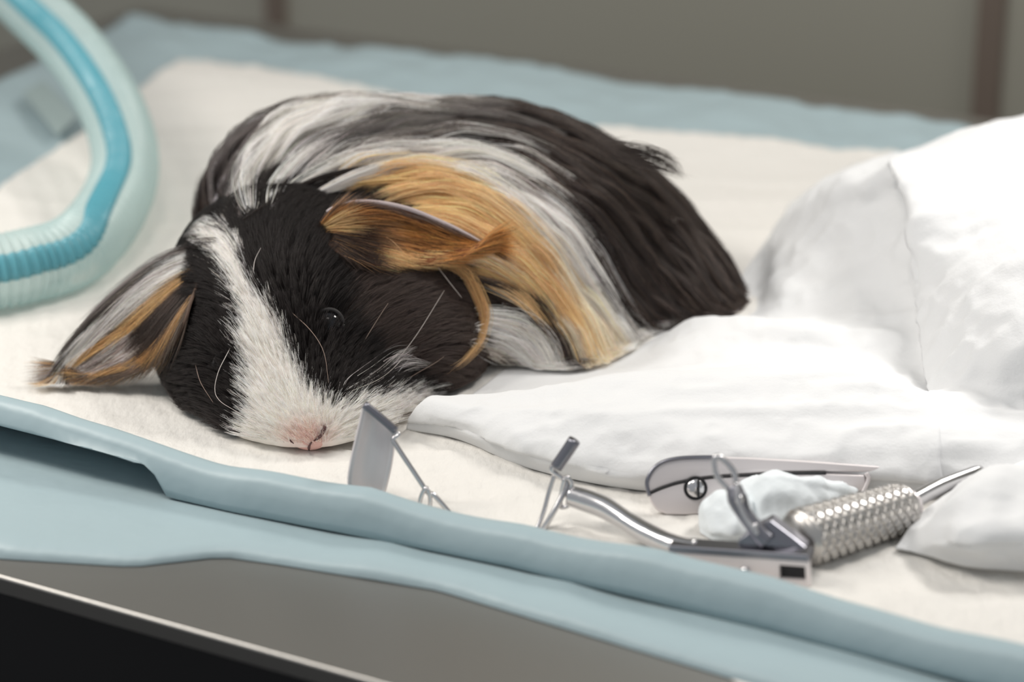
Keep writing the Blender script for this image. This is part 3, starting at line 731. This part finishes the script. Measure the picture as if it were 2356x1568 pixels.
def sample_surface(V, Fq, n, keep=None):
    V = np.asarray(V); Fq = np.asarray(Fq)
    tri = np.vstack([Fq[:, [0, 1, 2]], Fq[:, [0, 2, 3]]])
    a, b, c = V[tri[:, 0]], V[tri[:, 1]], V[tri[:, 2]]
    nn = np.cross(b - a, c - a); ar = np.linalg.norm(nn, axis=1) / 2
    wgt = ar.copy()
    if keep is not None: wgt *= keep((a + b + c) / 3, nn / (2 * ar[:, None] + 1e-15))
    i = rng.choice(len(tri), n, p=wgt / wgt.sum()); r1, r2 = np.sqrt(rng.random(n)), rng.random(n)
    return a[i] * (1 - r1)[:, None] + b[i] * (r1 * (1 - r2))[:, None] + c[i] * (r1 * r2)[:, None]

def lift_dir(d2, P, Nn):
    """direction on the surface that follows the coat direction d2 seen from the front"""
    Dv = d2[:, :1] * RT - d2[:, 1:] * UP
    v = P - CAM; v /= np.linalg.norm(v, axis=1)[:, None]
    vn = (v * Nn).sum(1); dn = (Dv * Nn).sum(1)
    lam = np.where(vn < -0.3, -dn / np.where(np.abs(vn) < 1e-3, 1e-3, vn), 0)
    T = Dv + v * lam[:, None]; T = T - Nn * (T * Nn).sum(1)[:, None]
    return T / (np.linalg.norm(T, axis=1)[:, None] + 1e-9)

def grow(roots, flow, length, K, rise, height, grav, wob=0.25, follow=0.55):
    """integrate guide strands over the skin; height = how far above it the tip may ride"""
    n = len(roots); P = np.zeros((n, K, 3)); P[:, 0] = roots
    Nn = sdf_n(roots); T = lift_dir(flow(proj(roots)), roots, Nn)
    w = rng.normal(0, wob, (n, 1)) * np.cross(Nn, T)
    d = T + Nn * rise[:, None] + w; d /= np.linalg.norm(d, axis=1)[:, None]
    h = length / (K - 1)
    for k in range(1, K):
        p = P[:, k - 1]; s = sdf(p); Nn = sdf_n(p); T = lift_dir(flow(proj(p)), p, Nn) + w * (1 - k / K)
        Tn = T / (np.linalg.norm(T, axis=1)[:, None] + 1e-9)
        d = d * (1 - follow) + Tn * follow + np.array([0, 0, -1.0]) * grav
        target = height * min(1, k / (K * 0.45))
        d = d + Nn * (np.clip((target - s) / 0.004, -0.5, 0.6))[:, None]
        d /= np.linalg.norm(d, axis=1)[:, None]
        q = p + d * h[:, None]; sq = sdf(q)
        q = q + Nn * np.maximum(0, 0.0008 * min(1, k / 3) - sq)[:, None]
        q[:, 2] = np.maximum(q[:, 2], 0.0040)
        P[:, k] = q
    return P

def locks(G, roots, gi, K, clump, frizz, lj, spread=1.0):
    """hairs that follow their guide gi, drawn together towards the tip"""
    n = len(roots); t = np.linspace(0, 1, K); off = roots - G[gi, 0]
    c = clump[:, None] * t[None] ** 1.2
    # length jitter: resample along the guide
    ln = np.clip(1 + rng.normal(0, lj, n), 0.35, 1.25); ts = np.clip(t[None] * ln[:, None], 0, 1) * (G.shape[1] - 1)
    i0 = np.minimum(ts.astype(int), G.shape[1] - 2); f = (ts - i0)[..., None]
    base = G[gi[:, None], i0] * (1 - f) + G[gi[:, None], i0 + 1] * f
    P = base + off[:, None] * (1 - c)[..., None] * spread
    ph = rng.normal(0, 1, (n, 3)); ph2 = rng.normal(0, 1, (n, 3))
    P = P + frizz[:, None, None] * (ph[:, None] * (t ** 1.5)[None, :, None] + 0.5 * ph2[:, None] * np.sin(t * 5)[None, :, None])
    P[..., 2] = np.maximum(P[..., 2], 0.0035)
    return P

def nearest(A, B):
    """index in B of the point nearest each of A"""
    out = np.empty(len(A), int)
    for k in range(0, len(A), 2000): out[k:k + 2000] = ((A[k:k + 2000, None] - B[None]) ** 2).sum(-1).argmin(1)
    return out

def facing(front, back):
    def f(c, n):
        v = c - CAM; v /= np.linalg.norm(v, axis=1)[:, None]; s = -(v * n).sum(1)
        w = np.where(s > -0.35, front, back); w = np.where(c[:, 2] < 0.0045, 0, w); return w
    return f

def tint(C, amt):
    n = len(C); j = np.exp(rng.normal(0, amt, (n, 1))); return C * j * np.exp(rng.normal(0, amt * 0.15, (n, 3)))

def face_len(px):
    """short on the nose, longer over the cheeks"""
    d = np.linalg.norm(px - (712, 985), axis=1)
    L_ = np.interp(d, [0, 40, 110, 250, 420, 600], [.0022, .0034, .0062, .0085, .0115, .0135])
    return np.where(px[:, 0] > 800, L_ * 1.3, L_)

def keep_head(c, n):
    w = facing(1, .25)(c, n) * is_head(c)
    px = proj(c); d = np.linalg.norm(px - (712, 980), axis=1); w = w * np.interp(d, [0, 150, 400], [2.6, 1.8, 1.0])
    e_ = np.linalg.norm((px - (757, 745)) / (27, 32), axis=1) < 1; return np.where(e_, 0, w)
def keep_body(c, n): return facing(1, .3)(c, n) * ~is_head(c)

FUR = 1.0
# head
HG = sample_surface(BV_, BF_, 5200, keep_head); pxg = proj(HG)
HGs = grow(HG, HEAD_FLOW, face_len(pxg) * rng.uniform(.8, 1.2, len(HG)), 8, np.interp(np.linalg.norm(pxg - (712, 985), axis=1), [0, 200, 500], [1.0, .75, .6]), np.full(len(HG), .0030), 0.02, 0.22)
HR = sample_surface(BV_, BF_, int(90000 * FUR), keep_head); gi = nearest(HR, HG)
HP_ = locks(HGs, HR, gi, 7, np.full(len(HR), .3), np.full(len(HR), .00035), .18)
HC = tint(coat(HR, np.ones(len(HR), bool), 7), .22)
hair_r = lambda n, k, r: r * rng.uniform(.75, 1.2, (n, 1)) * np.interp(np.linspace(0, 1, k), [0, .5, 1], [1, .85, .12])[None]
strands_to_curves('face_fur', HP_, hair_r(len(HR), 7, .000058), HC, gp, label='short black and white face fur with a white blaze')
# body: two layers, the under one shorter
for nm, ng, nr_, lmul, hgt, K in (('under', 2600, 42000, .62, .0030, 12), ('over', 1500, 52000, 1.0, .0062, 16)):
    BG = sample_surface(BV_, BF_, ng, keep_body); pxg = proj(BG)
    Lb = np.interp(pxg[:, 0], [450, 700, 1100, 1700], [.032, .044, .056, .048]) * lmul * rng.uniform(.75, 1.25, ng)
    if nm == 'over': hg = hgt * rng.uniform(.5, 1.25, ng)
    else: hg = hgt * rng.uniform(.6, 1.2, ng)
    BGs = grow(BG, BODY_FLOW, Lb, K, np.full(ng, .4), hg, 0.04, 0.07)
    BR = sample_surface(BV_, BF_, int(nr_ * FUR), keep_body); gi = nearest(BR, BG)
    BP = locks(BGs, BR, gi, K, rng.uniform(.3, .72, len(BR)), np.full(len(BR), .0006), .16)
    cg = coat(BG, np.zeros(ng, bool), 14); cr = coat(BR, np.zeros(len(BR), bool), 8)
    CC = tint(np.where(rng.random((len(BR), 1)) < .55, cg[gi], cr), .28)
    lockshade = np.exp(rng.normal(0, .14, ng))[gi][:, None]; CC = CC * lockshade
    brown = (CC[:, 0] < .06) & (rng.random(len(BR)) < .2); CC[brown] = np.array([.10, .062, .045]) * rng.uniform(.6, 1.3, (brown.sum(), 1))  # some dark hairs turned brown, sheen of the coat put into the colour
    strands_to_curves('long_coat', BP, hair_r(len(BR), K, .000075), CC, gp, label='long swept black, white and orange coat')
# ---- loose locks and stray hairs that lie over the coat
def over(px, py, lift, fallback):
    p = surf(px, py, lift)
    if p is None or (fallback is not None and np.linalg.norm(p - fallback) > 0.09): p = ony(px, py, fallback[1] if fallback is not None else 0.0)
    return p
def path_on(pts, l0, l1, n=26):
    Q, last = [], None
    px = catmull(np.array(pts, float), 9)
    for k, (x, y) in enumerate(px):
        last = over(x, y, l0 + (l1 - l0) * k / 8, last); last = last.copy(); last[2] = max(last[2], 0.004); Q.append(last)
    return catmull(np.array(Q), n)
LP, LR, LC = [], [], []
def lock(pts, count, width, col, l0=.004, l1=.008, r=.00007, curl=0.0, jit=.25, start=0.0):
    g = path_on(pts, l0, l1); n = len(g); t = np.linspace(0, 1, n)
    wd = width * 0.000153
    off = rng.normal(0, 1, (count, 3)) * wd * [1, .4, 1]
    tap = (0.35 + 0.65 * np.sin(np.pi * np.clip(t, 0.0, 1)) ** .7) * (1 - .55 * t)
    P = g[None] + off[:, None] * tap[None, :, None] + rng.normal(0, .0006, (count, 1, 3)) * (t ** 2)[None, :, None]
    # hairs start at different places along the lock
    s0 = rng.uniform(start, start + .45, count) * (rng.random(count) < .75); s1 = rng.uniform(.72, 1.0, count)
    ts = (s0[:, None] + (s1 - s0)[:, None] * t[None]) * (n - 1); i0 = np.minimum(ts.astype(int), n - 2); f = (ts - i0)[..., None]
    k = np.arange(count)[:, None]; P = P[k, i0] * (1 - f) + P[k, i0 + 1] * f
    P[..., 2] = np.maximum(P[..., 2], .004)
    LP.append(P); LR.append(hair_r(count, n, r)); LC.append(tint(np.tile(np.array(col), (count, 1)), jit))
BROWN = (.13, .085, .06); PALE = (.62, .57, .55)
lock([(1000, 600), (1065, 622), (1104, 690), (1113, 740), (1092, 805), (1030, 857)], 130, 9, (.62, .36, .15), .006, .012)
lock([(1345, 610), (1378, 700), (1410, 760), (1437, 792)], 110, 12, WHITE, .004, .007)
lock([(1362, 640), (1410, 705), (1450, 748), (1482, 764)], 60, 9, PALE, .005, .008)
lock([(1330, 620), (1370, 740), (1390, 820), (1393, 884)], 240, 16, (.86, .76, .62), .004, .006)
lock([(1290, 560), (1355, 700), (1395, 800), (1408, 874)], 120, 10, WHITE, .004, .006)
lock([(1470, 640), (1500, 700), (1540, 735), (1630, 742)], 90, 14, SABLE, .004, .006)
lock([(1400, 690), (1450, 740), (1510, 765), (1590, 760)], 90, 14, BROWN, .004, .005)
lock([(1420, 345), (1480, 358), (1540, 382), (1574, 412)], 100, 16, DARK, .001, .003)
lock([(1400, 330), (1460, 345), (1520, 355), (1556, 374)], 50, 10, DARK, .001, .003)
lock([(1480, 470), (1550, 550), (1582, 620), (1600, 665)], 110, 14, BROWN, .004, .007)
lock([(1420, 450), (1520, 540), (1552, 610), (1570, 660)], 90, 14, BROWN, .004, .007)
lock([(1300, 430), (1380, 510), (1410, 600), (1370, 690)], 70, 12, BROWN, .004, .008)
lock([(1180, 380), (1330, 470), (1440, 590), (1490, 720)], 90, 20, SABLE, .004, .006)
lock([(1050, 330), (1200, 370), (1340, 470), (1420, 600)], 90, 22, SABLE, .004, .006)
lock([(760, 392), (900, 346), (1060, 360), (1180, 420), (1300, 545)], 200, 16, PALE, .005, .007)
lock([(660, 440), (780, 380), (930, 345), (1100, 372), (1200, 430)], 160, 14, WHITE, .005, .007)
lock([(700, 400), (800, 330), (900, 285), (1010, 262)], 90, 14, PALE, .004, .007)
lock([(660, 420), (730, 350), (850, 300), (960, 262)], 70, 12, PALE, .004, .008)
lock([(555, 500), (540, 430), (580, 360), (690, 285)], 90, 10, GREY, .004, .007)
lock([(490, 490), (505, 440), (535, 400), (560, 385)], 60, 9, (.5, .47, .48), .004, .007)
lock([(500, 520), (520, 480), (528, 440), (530, 420)], 40, 5, PALE, .004, .006)
lock([(560, 505), (680, 432), (800, 392), (960, 377), (1080, 392)], 80, 4, DARK, .007, .009)
lock([(740, 445), (950, 410), (1110, 470), (1230, 580), (1315, 710)], 340, 12, ORANGE, .004, .007, jit=.3)
lock([(800, 430), (980, 425), (1110, 500), (1220, 600), (1300, 720)], 260, 16, (.84, .55, .25), .004, .007, jit=.3)
lock([(1010, 585), (1120, 600), (1225, 672), (1295, 780), (1335, 870)], 260, 14, CREAM, .004, .007)
lock([(1080, 560), (1180, 610), (1270, 700), (1330, 820)], 220, 16, (.84, .60, .32), .005, .007)
lock([(1040, 420), (1180, 500), (1290, 620), (1360, 770)], 200, 12, WHITE, .005, .007)
lock([(1095, 725), (1190, 748), (1262, 815), (1282, 905)], 380, 22, WHITE, .006, .009)
lock([(1090, 760), (1160, 775), (1225, 835), (1245, 920)], 300, 18, WHITE, .006, .008)
lock([(1080, 790), (1140, 812), (1195, 865), (1220, 925)], 200, 16, (.80, .72, .64), .006, .008)
lock([(1090, 640), (1180, 680), (1250, 750), (1296, 860)], 160, 12, DARK, .005, .007)
lock([(1160, 690), (1230, 750), (1280, 830), (1310, 890)], 60, 10, BROWN, .005, .007)
lock([(1090, 800), (1150, 850), (1195, 890), (1230, 905)], 30, 12, DARK, .005, .007)
lock([(1100, 840), (1160, 880), (1200, 905), (1180, 925)], 40, 12, DARK, .004, .005)
lock([(1150, 910), (1200, 900), (1245, 870), (1262, 830)], 10, 6, BROWN, .006, .010)
lock([(500, 560), (440, 575), (400, 600), (350, 640)], 120, 14, DARK, .004, .008)
lock([(470, 560), (380, 590), (290, 650), (180, 740)], 120, 8, GREY, .004, .010)
lock([(850, 880), (900, 850), (945, 835), (990, 840)], 40, 14, PALE, .002, .006)
lock([(800, 900), (860, 870), (920, 820), (960, 800)], 40, 14, PALE, .002, .006)
lock([(880, 950), (930, 935), (970, 900), (985, 880)], 60, 10, PALE, .002, .006)
lock([(735, 446), (850, 402), (960, 388), (1085, 415), (1205, 495), (1315, 615), (1390, 770)], 420, 13, WHITE, .006, .008)
lock([(575, 490), (570, 430), (610, 360), (700, 300), (800, 270)], 300, 20, WHITE, .004, .007)
lock([(620, 480), (640, 430), (700, 360), (790, 310)], 160, 14, WHITE, .004, .007)
lock([(850, 548), (885, 572), (920, 596), (960, 606)], 140, 12, (.80, .50, .22), .008, .011)
for k in range(46):                                # wavy brown locks over the dark back and flank, the coat's sheen painted in
    x = rng.uniform(1000, 1560); y = np.interp(x, [1000, 1350, 1560], [250, 350, 470]) + rng.uniform(10, 260) * np.interp(x, [1000, 1300, 1560], [.45, .9, .8])
    q = [np.array([x, y])]
    for _ in range(3): q.append(q[-1] + BODY_FLOW(q[-1][None])[0] * rng.uniform(45, 80) + rng.normal(0, 9, 2))
    lock([tuple(v) for v in q], int(rng.uniform(18, 60)), rng.uniform(5, 15), np.array((.14, .10, .085)) * rng.uniform(.4, 1.8), .005, rng.uniform(.006, .010))
lock([(1540, 690), (1600, 722), (1650, 735), (1705, 738)], 160, 10, DARK, .003, .003)
lock([(1460, 735), (1530, 748), (1600, 742), (1680, 738)], 90, 8, SABLE, .004, .003)
for k in range(60):                                # single stray hairs off the outline
    a = np.array([rng.uniform(620, 1500), 0]); a[1] = np.interp(a[0], [450, 600, 750, 1050, 1350, 1550], [470, 325, 268, 232, 312, 400]) + rng.uniform(6, 40)
    dx = rng.uniform(50, 130); lock([tuple(a), (a[0] + dx * .5, a[1] - rng.uniform(5, 30)), (a[0] + dx, a[1] - rng.uniform(-10, 25))], 1, 1, SABLE, .003, .004, .00004)
strands_to_curves('loose_locks', np.vstack(LP), np.vstack(LR), np.vstack(LC), gp, label='loose locks lying over the coat')

# ---- ears
def ear(label, outer, inner, youter, yinner, cup, colf, count, lng, rimcol):
    ns, nt_ = 30, 16
    o = catmull(np.array(outer, float), ns); i_ = catmull(np.array(inner, float), ns)
    yo = catmull(np.array(youter)[:, None], ns)[:, 0]; yi = catmull(np.array(yinner)[:, None], ns)[:, 0]
    Pm = np.zeros((ns, nt_, 3))
    for a in range(ns):
        A, B = ony(*o[a], yo[a]), ony(*i_[a], yi[a]); t = np.linspace(0, 1, nt_)[:, None]
        Pm[a] = A * (1 - t) + B * t + FWD * cup * np.sin(np.pi * t) * math.sin(math.pi * min(.95, .2 + .8 * a / ns)) ** .5
    V = Pm.reshape(-1, 3); V[:, 2] = np.maximum(V[:, 2], .004); Fe = grid_faces(ns, nt_)
    st = np.array([(a / (ns - 1), b / (nt_ - 1)) for a in range(ns) for b in range(nt_)])
    e_ = mesh('ear', V, Fe, M['skin'], gp, colors=np.array([colf(s, t, True) for s, t in st])); solid(e_, .0010, 0); e_['label'] = label
    # fur: hairs run from the root of the ear to its tip
    r = rng.random((count, 2)); r[:, 0] = r[:, 0] ** .9
    sa = r[:, 0] * (ns - 1); sb = r[:, 1] * (nt_ - 1); a0 = np.minimum(sa.astype(int), ns - 2); b0 = np.minimum(sb.astype(int), nt_ - 2); fa_ = (sa - a0)[:, None]; fb = (sb - b0)[:, None]
    G_ = V.reshape(ns, nt_, 3)
    bil = lambda a0, b0, fa_, fb: (G_[a0, b0] * (1 - fa_) + G_[a0 + 1, b0] * fa_) * (1 - fb) + (G_[a0, b0 + 1] * (1 - fa_) + G_[a0 + 1, b0 + 1] * fa_) * fb
    p0 = bil(a0, b0, fa_, fb)
    tang = G_[np.minimum(a0 + 3, ns - 1), b0] - G_[np.maximum(a0 - 2, 0), b0]; tang /= np.linalg.norm(tang, axis=1)[:, None] + 1e-9
    cross = G_[a0, np.minimum(b0 + 1, nt_ - 1)] - G_[a0, np.maximum(b0 - 1, 0)]; cross /= np.linalg.norm(cross, axis=1)[:, None] + 1e-9
    nrm = np.cross(tang, cross); nrm *= np.sign((nrm * (CAM - p0)).sum(1))[:, None]
    both = np.where(rng.random(count) < .72, 1.0, -1.0)[:, None]
    Lh = lng * rng.uniform(.6, 1.25, count)[:, None]; K = 9; P = np.zeros((count, K, 3)); P[:, 0] = p0
    cl = noise3(np.c_[r * [3, 9], np.zeros(count)], 1.0, 77)[:, None]
    d = tang + nrm * both * rng.uniform(.25, .6, (count, 1)) + cross * (cl * .35 + rng.normal(0, .1, (count, 1)))
    for k in range(1, K):
        d = d + tang * .25 - nrm * both * .035 + np.array([0, 0, -.05]); d /= np.linalg.norm(d, axis=1)[:, None]
        P[:, k] = P[:, k - 1] + d * Lh / (K - 1)
    P[..., 2] = np.maximum(P[..., 2], .0042)
    C_ = tint(np.array([colf(s, t, False) for s, t in r]), .3)
    C_ = C_ * np.exp(.35 * noise3(np.c_[r * [2, 22], np.zeros(count)], 1.0, 78))[:, None]
    f_ = strands_to_curves('ear_fur', P, hair_r(count, K, .000062), C_, e_)
    rim = catmull(Pm[4:, 0], 50); mesh('ear_rim', *tube(rim, [.0006, .0009, .0008, .0005], 8), rimcol, e_)
    return e_
M['rim'] = mat('ear_rim_skin', (.42, .35, .35), .5)
M['rim_dark'] = mat('ear_rim_dark', (.10, .08, .075), .6)
def col_near(s, t, skin):
    if skin: return (.16, .055, .02) if s > .3 else (.05, .025, .015)
    if t < .1: return (.10, .06, .045)
    if s < .17 and .2 < t < .5: return (.50, .31, .13)
    if s < .30 and t > .5 - .6 * (s - .1): return (.025, .014, .010) if rng.random() < .85 else (.2, .1, .04)
    if t < .3: return RUST if rng.random() < .55 else (.10, .045, .02)
    if t > .72 and .3 < s < .6: return (.72, .42, .17)
    if rng.random() < .16: return (.09, .04, .02)
    return (.62, .27, .07) if s > .4 else (.36, .17, .06)
def dep(px, py, lift, fb):
    p = surf(px, py, lift); return p[1] if p is not None else fb
o_ = [(728, 522), (760, 482), (832, 464), (930, 478), (1020, 513), (1072, 538), (1106, 557)]
i_ = [(735, 545), (785, 588), (860, 608), (945, 614), (1030, 602), (1082, 584), (1108, 562)]
lo_ = [.003, .006, .010, .012, .013, .013, .013]; li_ = [.003, .005, .008, .009, .010, .011, .012]
yo_ = [dep(*p, l, -.03) for p, l in zip(o_, lo_)]; yi_ = [dep(*p, l, -.03) for p, l in zip(i_, li_)]
yo_ = list(np.minimum(np.interp(range(7), [0, 6], [yo_[0], np.mean(yo_[3:])]), yo_)); yi_ = list(np.minimum(np.interp(range(7), [0, 6], [yi_[0], np.mean(yi_[3:])]), yi_))
ear('folded rust coloured ear lying back over the orange coat', o_, i_, yo_, yi_, .003, col_near, 9000, .012, M['rim'])
def col_far(s, t, skin):
    if skin: return (.34, .27, .25) if (.42 < t < .8 and s > .35) else (.12, .08, .06) if t > .3 else (.3, .25, .2)
    if t < .10: return (.05, .04, .035)
    if t < .36: return WHITE if rng.random() < .8 else GREY
    if t < .50: return (.50, .30, .12)
    if t < .78: return (.03, .02, .016) if s < .45 else ((.20, .15, .13) if rng.random() < .6 else (.55, .5, .48))
    if t < .93: return (.46, .25, .09) if rng.random() < .75 else (.16, .09, .05)
    return (.08, .055, .04)
far_o = [(492, 556), (425, 572), (345, 612), (262, 676), (196, 742), (152, 805), (150, 838)]
far_i = [(440, 690), (425, 740), (398, 795), (350, 842), (282, 866), (215, 868), (172, 852)]
fyo = [-.030, -.032, -.036, -.040, -.044, -.047, -.049]; fyi = [min(dep(x, y, .010, 0), f) for (x, y), f in zip(far_i, [-.062, -.062, -.061, -.060, -.057, -.054, -.051])]
ear('drooping white and tan ear resting on the pad', far_o, far_i, fyo, fyi, .003, col_far, 10000, .015, M['rim_dark'])

# ---- eyes, nose, mouth, whiskers
def view(p): v = p - CAM; return v / np.linalg.norm(v)
def eye(px, py, r, inset, label):
    s = surf(px, py)
    if s is None: return
    c = s + view(s) * inset; e_ = mesh('eye', *ellipsoid(c, (r, r, r), 32, 20), M['eye'], gp); e_['label'] = label
    v = view(c); a = np.cross(v, EZ); a /= np.linalg.norm(a); b = np.cross(a, v); b *= np.sign(b[2])
    ring = [c - v * r * .45 + a * math.cos(q) * r * .98 + b * math.sin(q) * r * 1.05 for q in np.linspace(0, 2 * math.pi, 33)]
    mesh('eyelid', *tube(np.array(ring), .0007, 10), M['lid'], e_)
eye(757, 746, .0046, .0018, 'shiny black eye')
eye(522, 842, .0042, .0028, 'black eye half hidden behind the white blaze')
def on(px, py, l=0.0):
    p = surf(px, py, l); return p if p is not None else ony(px, py, -.095)
M['nose'] = add_bump(mat('nose_skin', (.74, .46, .41), .55, 0, .3), 1500, .0001)
c = on(712, 1006); ns_ = mesh('nose', *ellipsoid(c + view(c) * .0034, (.0062, .0034, .0040), 24, 14), M['nose'], gp); ns_['label'] = 'pink nose'
for q in ([(722, 1014), (736, 1003), (749, 980)], [(676, 1020), (670, 1015), (667, 1011)]):
    mesh('nostril', *tube(np.array([on(*p, .0012) for p in q]), [.0002, .0006, .0007] if q[0][0] > 700 else [.0001, .0003, .0002], 10, 12), M['nostril'], ns_)
mesh('mouth', *tube(np.array([on(717, 1016, .0012), on(711, 1028, .0010), on(712, 1042, .0006)]), [.0002, .0004, .0005], 8, 12), M['nostril'], gp)
M['whisker'] = mat('whisker_hair', (.62, .56, .52), .35)
M['whisker_dark'] = mat('whisker_brown', (.28, .2, .16), .4)
for pts, l0, l1, m in (
    ([(835, 910), (890, 855), (955, 775), (1022, 668)], .001, .010, 'whisker'),
    ([(805, 865), (830, 800), (862, 745), (893, 697)], .001, .008, 'whisker_dark'),
    ([(668, 716), (715, 760), (745, 810), (756, 880)], .002, .010, 'whisker_dark'),
    ([(530, 800), (500, 862), (500, 915), (560, 955)], .003, .012, 'whisker'),
    ([(860, 925), (940, 870), (1000, 835), (1021, 820)], .001, .010, 'whisker_dark'),
    ([(450, 840), (462, 880), (490, 925)], .004, .010, 'whisker_dark'),
    ([(582, 640), (586, 600), (600, 570)], .003, .008, 'whisker'),
    ([(1008, 615), (1035, 650), (1062, 684)], .006, .010, 'whisker')):
    mesh('whisker', *tube(path_on(pts, l0, l1, 24), np.linspace(.00014, .00005, 24), 6), M[m], gp)
# ------------------------------------------------------------------ raise everything to table height
for o in list(scene.objects):
    if o.parent is None:
        o.location.z += Z0
